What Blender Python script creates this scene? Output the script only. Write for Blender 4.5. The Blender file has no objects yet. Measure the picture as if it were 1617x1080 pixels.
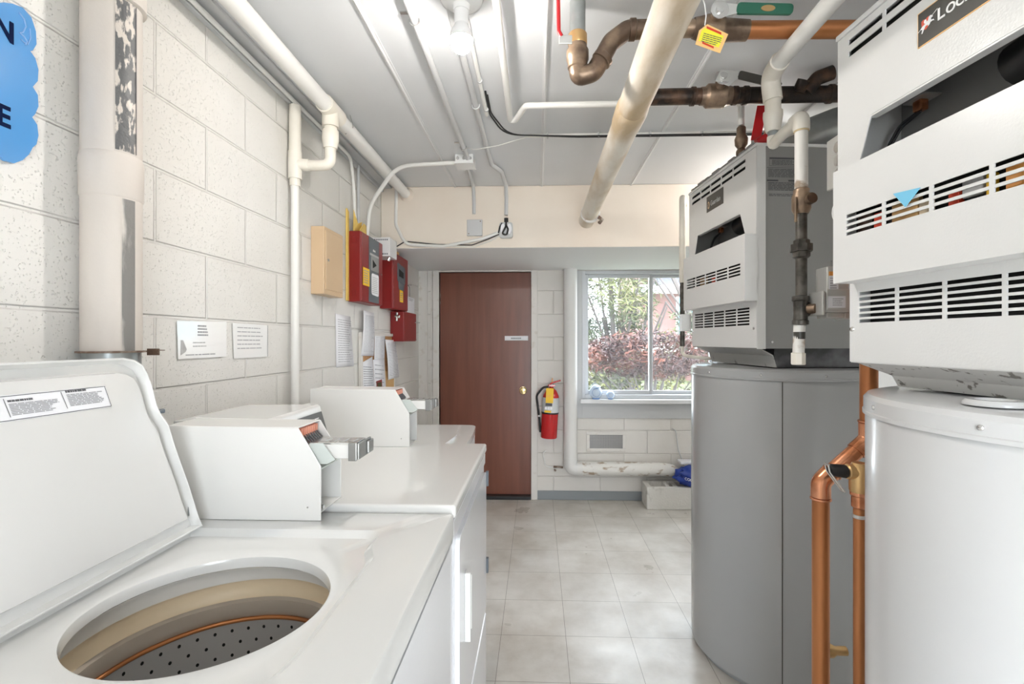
import bpy, bmesh, math, random
from mathutils import Vector, Matrix
random.seed(7)
C = bpy.context.scene.collection
PI = math.pi

# ------------------------------------------------------------------ camera
TH = math.radians(2.0); CX, HY, FPX, EYE = 822.5, 538.0, 750.0, 1.39
cam = bpy.data.objects.new('camera', bpy.data.cameras.new('camera'))
C.objects.link(cam)
cam.location = (0, 0, EYE)
cam.rotation_euler = (PI / 2, 0, TH)
cam.data.sensor_width = 36.0
cam.data.lens = FPX / 1617 * 36
cam.data.shift_x = -(CX - 808.5) / 1617
cam.data.shift_y = -(540 - HY) / 1617
cam.data.clip_start = 0.02
bpy.context.scene.camera = cam

# ------------------------------------------------------------------ world, sun, exposure
vs = bpy.context.scene.view_settings
vs.view_transform = 'Standard'; vs.look = 'None'; vs.gamma = 1.0; vs.use_curve_mapping = False
vs.exposure = 0.68
bpy.context.scene.display_settings.display_device = 'sRGB'
w = bpy.data.worlds.new('world'); bpy.context.scene.world = w; w.use_nodes = True
w.node_tree.nodes['Background'].inputs[0].default_value = (0.86, 0.93, 1.0, 1)
w.node_tree.nodes['Background'].inputs[1].default_value = 9.0
sl = bpy.data.lights.new('sun', 'SUN'); sl.energy = 4.0; sl.angle = 0.01; sl.color = (1, .95, .86)
so = bpy.data.objects.new('sun', sl); C.objects.link(so)
so.rotation_euler = Vector((0.55, 0.35, -0.75)).to_track_quat('-Z', 'Y').to_euler()
BULB_L = 350.0      # radiance of the bare bulb
FILL_L = 5.0       # radiance of the added fill light behind the camera
# sky portals at the window and at the rear opening added for fill
for nm, loc, sz, rot in (('window_portal', (.97, 4.42, 1.45), (1.2, 1.15), (-PI / 2, 0, 0)),
                         ('fill_opening_portal', (.55, -1.75, .925), (1.1, 1.85), (PI / 2, 0, 0))):
    l = bpy.data.lights.new(nm, 'AREA'); l.shape = 'RECTANGLE'; l.size, l.size_y = sz
    l.cycles.is_portal = True
    o = bpy.data.objects.new(nm, l); C.objects.link(o); o.location = loc; o.rotation_euler = rot

# ------------------------------------------------------------------ helpers
_s, _c = math.sin(TH), math.cos(TH)
def at(px, py, x=None, y=None, z=None, P=None):
    """point of a real plane seen at a pixel of the 1617x1080 frame"""
    t = (px - CX) / FPX; u = (HY - py) / FPX
    r = Vector((-_s + t * _c, _c + t * _s, u)); o = Vector((0, 0, EYE))
    if P is not None:
        q, n = P; k = (Vector(q) - o).dot(Vector(n)) / r.dot(Vector(n))
    elif x is not None: k = x / r.x
    elif y is not None: k = y / r.y
    else: k = (z - EYE) / r.z
    return o + r * k

def obj(name, bm, mat, parent=None, smooth=None, bevel=0, seg=2, solid=0):
    me = bpy.data.meshes.new(name)
    bmesh.ops.recalc_face_normals(bm, faces=bm.faces)
    bm.to_mesh(me); bm.free()
    o = bpy.data.objects.new(name, me); C.objects.link(o)
    for m in (mat if isinstance(mat, (list, tuple)) else [mat]): me.materials.append(m)
    if smooth:
        me.shade_smooth(); me.set_sharp_from_angle(angle=math.radians(smooth))
    if solid:
        m = o.modifiers.new('s', 'SOLIDIFY'); m.thickness = solid; m.offset = 0
    if bevel:
        m = o.modifiers.new('b', 'BEVEL'); m.width = bevel; m.segments = seg
        m.limit_method = 'ANGLE'; m.angle_limit = math.radians(40)
    if parent:
        o.parent = parent
        if parent.type == 'EMPTY': o.matrix_parent_inverse = Matrix.Translation(-parent.location)
    return o
def thing(name, label, cat, loc=(0, 0, 0), group=None):
    o = bpy.data.objects.new(name, None); C.objects.link(o); o.location = loc
    o.empty_display_size = .05
    o['label'] = label; o['category'] = cat
    if group: o['group'] = group
    return o
def tag(o, label, cat, group=None, kind=None):
    o['label'] = label; o['category'] = cat
    if group: o['group'] = group
    if kind: o['kind'] = kind
    return o
def struct(o): o['kind'] = 'structure'; return o

def bx(bm, x0, x1, y0, y1, z0, z1, M=None, mi=0):
    vs_ = [bm.verts.new(v) for v in ((x0,y0,z0),(x1,y0,z0),(x1,y1,z0),(x0,y1,z0),(x0,y0,z1),(x1,y0,z1),(x1,y1,z1),(x0,y1,z1))]
    if M is not None:
        for v in vs_: v.co = M @ v.co
    for f in ((0,3,2,1),(4,5,6,7),(0,1,5,4),(1,2,6,5),(2,3,7,6),(3,0,4,7)):
        fc = bm.faces.new([vs_[i] for i in f]); fc.material_index = mi
    return bm
def box(*a, **k): return bx(bmesh.new(), *a, **k)
def fillet(pts, rad, n=6):
    pts = [Vector(p) for p in pts]; out = [pts[0]]
    for i in range(1, len(pts) - 1):
        a, b, c = pts[i - 1], pts[i], pts[i + 1]
        u, v = (a - b), (c - b); lu, lv = u.length, v.length; u.normalize(); v.normalize()
        ang = u.angle(v)
        if ang > PI - .05: out.append(b); continue
        d = min(rad / math.tan(ang / 2), lu * .49, lv * .49)
        p, q = b + u * d, b + v * d
        for k in range(n + 1):
            t = k / n
            out.append(p * (1 - t) ** 2 + b * 2 * t * (1 - t) + q * t * t)
    out.append(pts[-1]); return out
def tb(bm, pts, r, n=16, cap=True, mi=0):
    """swept round tube; r a number or one per point"""
    pts = [Vector(p) for p in pts]
    rs = r if isinstance(r, (list, tuple)) else [r] * len(pts)
    rings = []; nrm = None
    for i, p in enumerate(pts):
        if i == 0: t = pts[1] - p
        elif i == len(pts) - 1: t = p - pts[-2]
        else:
            t = (pts[i + 1] - p).normalized() + (p - pts[i - 1]).normalized()
        if t.length < 1e-9: t = Vector((0, 0, 1))
        t.normalize()
        if nrm is None:
            nrm = t.orthogonal().normalized()
        else:
            nrm = nrm - t * nrm.dot(t)
            if nrm.length < 1e-6: nrm = t.orthogonal()
            nrm.normalize()
        b = t.cross(nrm)
        rings.append([bm.verts.new(p + (nrm * math.cos(2*PI*k/n) + b * math.sin(2*PI*k/n)) * rs[i]) for k in range(n)])
    for a, b in zip(rings, rings[1:]):
        for k in range(n):
            f = bm.faces.new((a[k], a[(k+1) % n], b[(k+1) % n], b[k])); f.material_index = mi
    if cap:
        for rg in (rings[0], rings[-1]):
            f = bm.faces.new(rg); f.material_index = mi
    return bm
def tube(pts, r, n=16, fil=0, **k):
    return tb(bmesh.new(), fillet(pts, fil) if fil else pts, r, n, **k)
def lathe(bm, prof, loc, axis=(0, 0, 1), n=32, a0=0, a1=2*PI):
    """profile (radius, height) turned about an axis"""
    ax = Vector(axis).normalized(); u = ax.orthogonal().normalized() if abs(ax.z) < .99 else Vector((1, 0, 0)); v = ax.cross(u)
    loc = Vector(loc); full = abs(a1 - a0 - 2*PI) < 1e-6; m = n if full else n + 1
    rings = []
    for r, h in prof:
        rings.append([bm.verts.new(loc + ax * h + (u * math.cos(a0 + (a1-a0)*k/n) + v * math.sin(a0 + (a1-a0)*k/n)) * max(r, 1e-5)) for k in range(m)])
    for a, b in zip(rings, rings[1:]):
        for k in range(n):
            k2 = (k + 1) % m
            bm.faces.new((a[k], a[k2], b[k2], b[k]))
    if full:
        for rg, p in ((rings[0], prof[0]), (rings[-1], prof[-1])):
            if p[0] > 1e-4: bm.faces.new(rg)
    return bm
def lth(prof, loc, axis=(0, 0, 1), n=32, **k): return lathe(bmesh.new(), prof, loc, axis, n, **k)
def cyl(p, q, r, n=20): return tube([p, q], r, n)
def prism(bm, poly, off, mi=0):
    """closed polygon of 3-D points pushed along vector off"""
    off = Vector(off)
    a = [bm.verts.new(Vector(p)) for p in poly]; b = [bm.verts.new(Vector(p) + off) for p in poly]
    n = len(poly)
    f = [bm.faces.new(a), bm.faces.new(b[::-1])]
    for k in range(n): f.append(bm.faces.new((a[k], b[k], b[(k+1) % n], a[(k+1) % n])))
    for q in f: q.material_index = mi; q.normal_update()
    bmesh.ops.triangulate(bm, faces=f[:2], ngon_method='EAR_CLIP')
    return bm
def slotted(bm, T, u0, u1, v0, v1, slots, th):
    """rectangular sheet with rectangular slots; T maps (u, v, w) to space"""
    us = sorted({u0, u1, *[s[0] for s in slots], *[s[1] for s in slots]})
    vs2 = sorted({v0, v1, *[s[2] for s in slots], *[s[3] for s in slots]})
    vert = {}
    def V(i, j, k):
        if (i, j, k) not in vert: vert[i, j, k] = bm.verts.new(T(us[i], vs2[j], -th * k))
        return vert[i, j, k]
    def hole(i, j):
        if i < 0 or j < 0 or i >= len(us) - 1 or j >= len(vs2) - 1: return True
        cu, cv = (us[i] + us[i+1]) / 2, (vs2[j] + vs2[j+1]) / 2
        return any(s[0] < cu < s[1] and s[2] < cv < s[3] for s in slots)
    for i in range(len(us) - 1):
        for j in range(len(vs2) - 1):
            if hole(i, j): continue
            for k in (0, 1): bm.faces.new([V(i, j, k), V(i+1, j, k), V(i+1, j+1, k), V(i, j+1, k)])
            for di, dj, e in ((-1, 0, ((i, j), (i, j+1))), (1, 0, ((i+1, j), (i+1, j+1))), (0, -1, ((i, j), (i+1, j))), (0, 1, ((i, j+1), (i+1, j+1)))):
                if hole(i + di, j + dj):
                    (a, b), (c, d) = e
                    bm.faces.new([V(a, b, 0), V(c, d, 0), V(c, d, 1), V(a, b, 1)])
    return bm
def text(s, size, origin, ux, uz, mat, parent, name='lettering', font_ext=0.0006, shear=0, stretch=1.0, bold=0.0):
    """real letters lying on a plane: ux = reading direction, uz = up"""
    cu = bpy.data.curves.new('t', 'FONT'); cu.body = s; cu.size = size; cu.extrude = font_ext; cu.shear = shear; cu.offset = bold
    to = bpy.data.objects.new('t', cu); me = bpy.data.meshes.new_from_object(to)
    bpy.data.objects.remove(to); bpy.data.curves.remove(cu)
    ux, uz = Vector(ux).normalized(), Vector(uz).normalized(); n = ux.cross(uz)
    M = Matrix(((ux.x * stretch, uz.x, n.x, origin[0]), (ux.y * stretch, uz.y, n.y, origin[1]), (ux.z * stretch, uz.z, n.z, origin[2]), (0, 0, 0, 1)))
    me.transform(M)
    bm = bmesh.new(); bm.from_mesh(me); bpy.data.meshes.remove(me)
    return obj(name, bm, mat, parent)
def prints(O, ux, uz, w_, h_, rows, mat, parent, name='print', fill=.55, seed=1, ragged=.25):
    """tiny unreadable print as rows of ink"""
    rnd = random.Random(seed); O, ux, uz = Vector(O), Vector(ux), Vector(uz)
    bm = bmesh.new(); rh = h_ / rows
    for r in range(rows):
        z0 = h_ - (r + 1) * rh + rh * (1 - fill) / 2; z1 = z0 + rh * fill
        x = 0; end = w_ * (1 - rnd.random() * ragged)
        while x < end:
            l = min(rnd.uniform(.06, .22) * w_, end - x)
            q = [O + ux * x + uz * z0, O + ux * (x + l) + uz * z0, O + ux * (x + l) + uz * z1, O + ux * x + uz * z1]
            bm.faces.new([bm.verts.new(p) for p in q]); x += l + w_ * .018
    return obj(name, bm, mat, parent)
def quad(bm, pts, mi=0):
    f = bm.faces.new([bm.verts.new(Vector(p)) for p in pts]); f.material_index = mi; return bm

# ------------------------------------------------------------------ materials
def mat(name, col, rough=.5, metal=0, spec=.5, coat=0, emit=0, noise=None, bump=None, alpha=1, trans=0, sheen=0):
    """noise=(scale, colour2, amount[, stretch]) bump=(scale, strength)"""
    m = bpy.data.materials.new(name); m.use_nodes = True; nt = m.node_tree; b = nt.nodes['Principled BSDF']
    b.inputs['Base Color'].default_value = (*col, 1); b.inputs['Roughness'].default_value = rough
    b.inputs['Metallic'].default_value = metal; b.inputs['Specular IOR Level'].default_value = spec
    b.inputs['Coat Weight'].default_value = coat; b.inputs['Coat Roughness'].default_value = .08
    if trans: b.inputs['Transmission Weight'].default_value = trans
    if emit:
        b.inputs['Emission Color'].default_value = (*col, 1); b.inputs['Emission Strength'].default_value = emit
    tc = nt.nodes.new('ShaderNodeTexCoord')
    if noise:
        mp = nt.nodes.new('ShaderNodeMapping'); nt.links.new(tc.outputs['Object'], mp.inputs[0])
        mp.inputs['Scale'].default_value = noise[3] if len(noise) > 3 else (1, 1, 1)
        n = nt.nodes.new('ShaderNodeTexNoise'); n.inputs['Scale'].default_value = noise[0]; n.inputs['Detail'].default_value = 6
        nt.links.new(mp.outputs[0], n.inputs['Vector'])
        r = nt.nodes.new('ShaderNodeValToRGB'); nt.links.new(n.outputs['Fac'], r.inputs[0])
        a = noise[2]; r.color_ramp.elements[0].position = a; r.color_ramp.elements[1].position = min(1, a + (noise[4] if len(noise) > 4 else .2))
        r.color_ramp.elements[0].color = (*noise[1], 1); r.color_ramp.elements[1].color = (*col, 1)
        nt.links.new(r.outputs[0], b.inputs['Base Color'])
    if bump:
        n2 = nt.nodes.new('ShaderNodeTexNoise'); n2.inputs['Scale'].default_value = bump[0]; n2.inputs['Detail'].default_value = 4
        nt.links.new(tc.outputs['Object'], n2.inputs['Vector'])
        bp = nt.nodes.new('ShaderNodeBump'); bp.inputs['Strength'].default_value = bump[1]; bp.inputs['Distance'].default_value = .004
        nt.links.new(n2.outputs['Fac'], bp.inputs['Height']); nt.links.new(bp.outputs[0], b.inputs['Normal'])
    return m
def block_mat(name, col, axis, ox, oz, pits=.55, mortar=.006, rough=.55):
    """painted concrete block: running bond joints and pitted faces as bump"""
    m = bpy.data.materials.new(name); m.use_nodes = True; nt = m.node_tree; b = nt.nodes['Principled BSDF']; L = nt.links.new
    N = lambda t: nt.nodes.new('ShaderNode' + t)
    tc = N('TexCoord'); sp = N('SeparateXYZ'); L(tc.outputs['Object'], sp.inputs[0])
    cb = N('CombineXYZ'); ax = N('Math'); ax.operation = 'ADD'; ax.inputs[1].default_value = ox; az = N('Math'); az.operation = 'ADD'; az.inputs[1].default_value = oz
    L(sp.outputs[axis], ax.inputs[0]); L(sp.outputs['Z'], az.inputs[0]); L(ax.outputs[0], cb.inputs[0]); L(az.outputs[0], cb.inputs[1])
    nw = N('TexNoise'); nw.inputs['Scale'].default_value = 9; L(tc.outputs['Object'], nw.inputs['Vector'])
    wv = N('VectorMath'); wv.operation = 'MULTIPLY_ADD'; wv.inputs[1].default_value = (.003, .003, 0); L(nw.outputs['Color'], wv.inputs[0]); L(cb.outputs[0], wv.inputs[2])
    br = N('TexBrick'); L(wv.outputs[0], br.inputs['Vector']); br.inputs['Scale'].default_value = 1
    br.inputs['Brick Width'].default_value = .4064; br.inputs['Row Height'].default_value = .2032; br.inputs['Mortar Size'].default_value = mortar; br.inputs['Mortar Smooth'].default_value = .7
    br.offset = .5
    # pits
    vo = N('TexNoise'); vo.inputs['Scale'].default_value = 210; vo.inputs['Detail'].default_value = 1; L(tc.outputs['Object'], vo.inputs['Vector'])
    rp = N('ValToRGB'); L(vo.outputs['Fac'], rp.inputs[0]); rp.color_ramp.elements[0].position = .22; rp.color_ramp.elements[1].position = .36
    lg = N('TexNoise'); lg.inputs['Scale'].default_value = 28; L(tc.outputs['Object'], lg.inputs['Vector'])
    inv = N('Math'); inv.operation = 'MULTIPLY'; inv.inputs[1].default_value = -1.6; L(br.outputs['Fac'], inv.inputs[0])
    s1 = N('Math'); s1.operation = 'MULTIPLY_ADD'; s1.inputs[1].default_value = pits; L(rp.outputs[0], s1.inputs[0]); L(inv.outputs[0], s1.inputs[2])
    s2 = N('Math'); s2.operation = 'MULTIPLY_ADD'; s2.inputs[1].default_value = .15; L(lg.outputs['Fac'], s2.inputs[0]); L(s1.outputs[0], s2.inputs[2])
    bp = N('Bump'); bp.inputs['Strength'].default_value = .8; bp.inputs['Distance'].default_value = .004; L(s2.outputs[0], bp.inputs['Height']); L(bp.outputs[0], b.inputs['Normal'])
    n3 = N('TexNoise'); n3.inputs['Scale'].default_value = 1.7; n3.inputs['Detail'].default_value = 5; L(tc.outputs['Object'], n3.inputs['Vector'])
    r3 = N('ValToRGB'); L(n3.outputs['Fac'], r3.inputs[0]); r3.color_ramp.elements[0].position = .3; r3.color_ramp.elements[1].position = .65
    r3.color_ramp.elements[0].color = (col[0]*.9, col[1]*.89, col[2]*.87, 1); r3.color_ramp.elements[1].color = (*col, 1)
    L(r3.outputs[0], b.inputs['Base Color']); b.inputs['Roughness'].default_value = rough
    return m
M = {}
M['block_left'] = block_mat('painted_block_left', (.80, .785, .755), 'Y', .1526, -.0366)
M['block_back'] = block_mat('painted_block_back', (.80, .77, .73), 'X', .06, 0, pits=.25)
M['plaster'] = mat('painted_plaster', (.80, .785, .755), .6, bump=(60, .15))
M['cream_wall'] = mat('cream_beam_paint', (.84, .76, .665), .6, noise=(2.2, (.80, .70, .60), .35, (1, 1, 1), .3), bump=(30, .15))
M['soffit'] = mat('soffit_paint', (.82, .82, .82), .5, bump=(25, .15))
M['ceiling'] = mat('ceiling_paint', (.72, .73, .745), .45, noise=(1.3, (.68, .69, .705), .35, (1, 1, 1), .3), bump=(14, .12))
M['batten'] = mat('batten_paint', (.74, .74, .745), .45)
M['white_trim'] = mat('trim_paint', (.76, .73, .69), .45, noise=(14, (.66, .61, .55), .3, (1, 1, 1), .12), bump=(40, .2))
M['enamel'] = mat('washer_enamel', (.76, .76, .745), .12, spec=.5, coat=.3)
M['enamel_front'] = mat('appliance_front_enamel', (.80, .81, .84), .16, coat=.3, bump=(5, .10))
M['lid_in'] = mat('lid_inner_enamel', (.72, .715, .70), .2)
M['heater'] = mat('heater_enamel', (.78, .78, .77), .28, bump=(220, .10))
M['heater_gray'] = mat('heater_side_paint', (.30, .30, .29), .3, bump=(200, .1))
M['tank_gray'] = mat('tank_gray_paint', (.38, .385, .385), .22, coat=.2)
M['tank_white'] = mat('tank_white_paint', (.66, .665, .67), .2, coat=.3)
M['cavity'] = mat('cavity_gray', (.30, .30, .295), .35)
M['galv'] = mat('galvanized_steel', (.55, .58, .57), .35, metal=.8, noise=(7, (.30, .32, .32), .35, (1, 1, 1), .35))
M['galv_dark'] = mat('dark_flashing', (.16, .16, .17), .4, metal=.6, noise=(9, (.06, .06, .06), .4))
M['pvc'] = mat('white_pvc', (.82, .78, .70), .32, noise=(6, (.76, .70, .60), .35))
M['pvc_white'] = mat('painted_pipe', (.80, .79, .76), .35)
M['glue'] = mat('pipe_cement', (.60, .46, .26), .4)
M['conduit'] = mat('gray_conduit', (.56, .565, .57), .4)
M['wrap'] = mat('pipe_wrap', (.76, .71, .63), .5, noise=(7, (.50, .38, .24), .36, (1, .3, 1), .2), bump=(22, .6))
M['wrap2'] = mat('canvas_pipe_wrap', (.66, .61, .56), .6, noise=(3, (.58, .52, .47), .35, (1, 1, .3), .3), bump=(25, .4))
M['wrap_clean'] = mat('clean_pipe_wrap', (.78, .77, .75), .5, bump=(20, .25))
M['wrap_dirty'] = mat('cracked_pipe_wrap', (.82, .80, .76), .6, noise=(24, (.40, .31, .23), .34, (.5, 1, 1), .10), bump=(25, .5))
M['foil'] = mat('torn_foil', (.62, .56, .50), .45, noise=(75, (.12, .12, .12), .50, (1, 1, .35), .06), bump=(60, 1.0))
M['foil2'] = mat('worn_foil', (.66, .61, .56), .4, noise=(22, (.22, .21, .20), .46, (1, 1, .2), .12), bump=(40, .8))
M['rust'] = mat('rusty_band', (.42, .36, .30), .5, metal=.4, noise=(30, (.16, .10, .07), .45), bump=(60, .6))
M['copper'] = mat('copper_pipe', (.62, .26, .10), .34, metal=.6, noise=(5, (.42, .16, .06), .38, (1, 1, .2), .3))
M['copper2'] = mat('new_copper_fitting', (.80, .36, .20), .24, metal=.85, noise=(20, (.52, .2, .09), .4))
M['bronze'] = mat('tarnished_bronze', (.40, .29, .20), .38, metal=.7, noise=(14, (.16, .11, .08), .42, (1, 1, 1), .25), bump=(50, .3))
M['iron'] = mat('rusty_iron', (.10, .055, .035), .45, metal=.5, noise=(22, (.02, .015, .012), .42, (1, 1, 1), .25), bump=(70, .5))
M['iron_gray'] = mat('black_iron', (.13, .12, .105), .4, metal=.6, noise=(25, (.05, .045, .04), .42), bump=(60, .3))
M['brass'] = mat('brass', (.68, .44, .20), .28, metal=.85)
M['brass_knob'] = mat('polished_brass', (.85, .66, .34), .15, metal=1)
M['steel'] = mat('bright_steel', (.72, .72, .71), .22, metal=.95)
M['plate_steel'] = mat('dull_steel', (.33, .33, .32), .3, metal=.7)
M['alu'] = mat('cast_aluminium', (.62, .62, .60), .38, metal=.6)
M['window_alu'] = mat('window_frame_paint', (.60, .61, .63), .35, metal=.1)
M['sill'] = mat('sill_paint', (.80, .80, .81), .3)
M['red_paint'] = mat('panel_red', (.25, .011, .010), .35)
M['red_front'] = mat('panel_red_front', (.27, .022, .022), .3)
M['red_ext'] = mat('extinguisher_red', (.55, .012, .015), .2, coat=.4)
M['red_handle'] = mat('handle_red', (.60, .015, .02), .35)
M['green_handle'] = mat('handle_green', (.02, .12, .075), .4)
M['slate'] = mat('slate_plastic', (.12, .14, .16), .4)
M['black'] = mat('black_rubber', (.012, .012, .013), .4)
M['slot_dark'] = mat('shade_and_plain_black', (.006, .006, .006), .7)  # shade behind heater slots put into black; also basket holes and displays
M['yellow'] = mat('yellow_tag', (.95, .58, .02), .5)
M['yellow_lemon'] = mat('lemon_label', (.95, .90, .05), .5)
M['orange_label'] = mat('orange_label', (.95, .42, .10), .5)
M['orange_tag'] = mat('pale_orange_tag', (.98, .62, .25), .5)
M['red_ink'] = mat('red_ink', (.72, .06, .02), .6)
M['env'] = mat('manila_paper', (.86, .60, .16), .55)
M['beige'] = mat('beige_cabinet', (.66, .48, .30), .35)
M['paper'] = mat('white_paper', (.88, .88, .91), .55)
M['laminate'] = mat('laminated_sheet', (.93, .93, .92), .12, coat=.6)
M['ink'] = mat('ink', (.10, .10, .11), .6)
M['ink_soft'] = mat('soft_ink', (.38, .38, .40), .6)
M['cork'] = mat('cork', (.55, .30, .12), .7, noise=(60, (.40, .20, .08), .4))
M['kraft'] = mat('kraft_card', (.62, .38, .16), .6)
M['blue_sign'] = mat('blue_sign_plastic', (.075, .30, .66), .12, coat=.6)
M['sign_swirl'] = mat('pale_blue_swirl', (.25, .46, .80), .2)
M['navy'] = mat('navy_ink', (.005, .012, .05), .7, spec=.05)
M['wood_door'] = mat('stained_door', (.23, .078, .046), .3, noise=(4, (.17, .055, .032), .3, (5, 5, .35), .5), bump=(30, .1))
M['base_gray'] = mat('gray_baseboard', (.26, .28, .29), .4)
M['concrete'] = mat('painted_concrete_block', (.76, .74, .70), .7, noise=(9, (.50, .48, .44), .33, (1, 1, 1), .12), bump=(70, .7))
M['bag_blue'] = mat('blue_plastic_bag', (.015, .045, .30), .3, bump=(30, .8))
M['plate_dark'] = mat('dark_nameplate', (.055, .052, .045), .3)
M['plate_lines'] = mat('copper_print', (.78, .50, .34), .4)
M['white_ink'] = mat('white_ink', (.9, .9, .9), .5)
M['gray_ink'] = mat('gray_ink', (.5, .5, .5), .5); M['pale_ink'] = mat('pale_ink', (.42, .42, .45), .6)
M['shield_red'] = mat('shield_red', (.68, .09, .04), .5)
M['cyan_card'] = mat('light_blue_card', (.20, .60, .85), .5)
M['tub_cream'] = mat('tub_cream_plastic', (.88, .72, .50), .4)
M['tub_white'] = mat('tub_white_plastic', (.74, .71, .66), .4)
M['tub_gray'] = mat('tub_gray_plastic', (.56, .49, .41), .4)
M['basket'] = mat('steel_basket', (.58, .57, .56), .35, metal=.4)
M['meter'] = mat('meter_case_enamel', (.80, .79, .765), .22, coat=.2)
M['meter_in'] = mat('meter_inside', (.60, .64, .61), .3)
M['coin_copper'] = mat('salmon_pins', (.78, .32, .22), .4)
M['porcelain'] = mat('porcelain', (.82, .82, .82), .2)
M['cord_black'] = M['black']
M['vent_mesh'] = mat('grille_metal', (.55, .53, .52), .4, metal=.4)
M['ext_label'] = mat('extinguisher_label', (.62, .63, .64), .4)
M['soil'] = mat('garden_ground', (.16, .15, .08), .9, noise=(5, (.06, .08, .03), .5))
M['leaf_red'] = mat('red_maple_leaves', (.17, .045, .022), .5, noise=(3, (.05, .022, .022), .45))
M['leaf_green'] = mat('yellow_green_leaves', (.15, .15, .03), .5, noise=(4, (.045, .055, .015), .42))
M['needles'] = mat('pine_needles', (.17, .18, .06), .5, noise=(1.3, (.06, .08, .045), .45, (1, 1, 1), .2))
M['bark'] = mat('dark_bark', (.10, .085, .08), .8)
M['brick_far'] = mat('pink_brick', (.19, .10, .09), .8)
M['far_white'] = mat('far_white_render', (.85, .85, .85), .7)
M['far_glass'] = mat('far_window_glass', (.12, .38, .48), .1)
M['far_dark'] = mat('far_recess_shade', (.12, .12, .16), .7)
def glass_mat():
    m = bpy.data.materials.new('window_glass'); m.use_nodes = True; nt = m.node_tree; nt.nodes.clear()
    o = nt.nodes.new('ShaderNodeOutputMaterial'); mx = nt.nodes.new('ShaderNodeMixShader'); t = nt.nodes.new('ShaderNodeBsdfTransparent'); g = nt.nodes.new('ShaderNodeBsdfGlossy')
    g.inputs['Roughness'].default_value = .03; t.inputs['Color'].default_value = (.96, .97, .97, 1)
    d = nt.nodes.new('ShaderNodeBsdfDiffuse'); d.inputs['Color'].default_value = (.8, .85, .95, 1); m2 = nt.nodes.new('ShaderNodeMixShader'); m2.inputs[0].default_value = .06
    mx.inputs[0].default_value = .07
    nt.links.new(t.outputs[0], m2.inputs[1]); nt.links.new(d.outputs[0], m2.inputs[2])
    nt.links.new(m2.outputs[0], mx.inputs[1]); nt.links.new(g.outputs[0], mx.inputs[2]); nt.links.new(mx.outputs[0], o.inputs[0])
    return m
M['glass'] = glass_mat()
def emit_mat(name, col, s):
    m = bpy.data.materials.new(name); m.use_nodes = True; nt = m.node_tree; nt.nodes.clear()
    o = nt.nodes.new('ShaderNodeOutputMaterial'); e = nt.nodes.new('ShaderNodeEmission'); e.inputs[0].default_value = (*col, 1); e.inputs[1].default_value = s
    nt.links.new(e.outputs[0], o.inputs[0]); return m
M['bulb'] = emit_mat('lit_bulb', (1, .955, .90), BULB_L)
M['opal'] = emit_mat('hidden_fill_globe', (1, .97, .93), 38.0)
M['tube'] = emit_mat('rear_fill_glow', (1, .97, .94), FILL_L)
def tile_mat():
    m = bpy.data.materials.new('vinyl_floor_tiles'); m.use_nodes = True; nt = m.node_tree; b = nt.nodes['Principled BSDF']; L = nt.links.new
    N = lambda t: nt.nodes.new('ShaderNode' + t)
    tc = N('TexCoord'); mp = N('Mapping'); L(tc.outputs['Object'], mp.inputs[0]); mp.inputs['Location'].default_value = (-.133 + .3048 * 20, -2.547 + .3060 * 20, 0)
    br = N('TexBrick'); L(mp.outputs[0], br.inputs['Vector']); br.offset = 0; br.inputs['Scale'].default_value = 1
    br.inputs['Brick Width'].default_value = .3048; br.inputs['Row Height'].default_value = .306; br.inputs['Mortar Size'].default_value = .0011; br.inputs['Mortar Smooth'].default_value = .1; br.inputs['Bias'].default_value = 0
    br.inputs['Color1'].default_value = (.64, .615, .575, 1); br.inputs['Color2'].default_value = (.60, .58, .545, 1); br.inputs['Mortar'].default_value = (.22, .20, .17, 1)
    n = N('TexNoise'); n.inputs['Scale'].default_value = 2.6; n.inputs['Detail'].default_value = 9; n.inputs['Roughness'].default_value = .62; L(tc.outputs['Object'], n.inputs['Vector'])
    r = N('ValToRGB'); L(n.outputs['Fac'], r.inputs[0]); r.color_ramp.elements[0].position = .3; r.color_ramp.elements[1].position = .66
    r.color_ramp.elements[0].color = (.74, .70, .65, 1); r.color_ramp.elements[1].color = (1.12, 1.12, 1.12, 1)
    mx = N('Mix'); mx.data_type = 'RGBA'; mx.blend_type = 'MULTIPLY'; mx.inputs[0].default_value = 1; L(br.outputs['Color'], mx.inputs[6]); L(r.outputs[0], mx.inputs[7]); L(mx.outputs[2], b.inputs['Base Color'])
    n2 = N('TexNoise'); n2.inputs['Scale'].default_value = 5; n2.inputs['Detail'].default_value = 8; L(tc.outputs['Object'], n2.inputs['Vector'])
    r2 = N('MapRange'); L(n2.outputs['Fac'], r2.inputs[0]); r2.inputs[1].default_value = .3; r2.inputs[2].default_value = .7; r2.inputs[3].default_value = .26; r2.inputs[4].default_value = .45; L(r2.outputs[0], b.inputs['Roughness'])
    n3 = N('TexNoise'); n3.inputs['Scale'].default_value = 18; n3.inputs['Detail'].default_value = 6; n3.inputs['Distortion'].default_value = 1.5; L(tc.outputs['Object'], n3.inputs['Vector'])
    bp = N('Bump'); bp.inputs['Strength'].default_value = .22; bp.inputs['Distance'].default_value = .003; L(n3.outputs['Fac'], bp.inputs['Height']); L(bp.outputs[0], b.inputs['Normal'])
    return m
M['floor'] = tile_mat()

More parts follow.
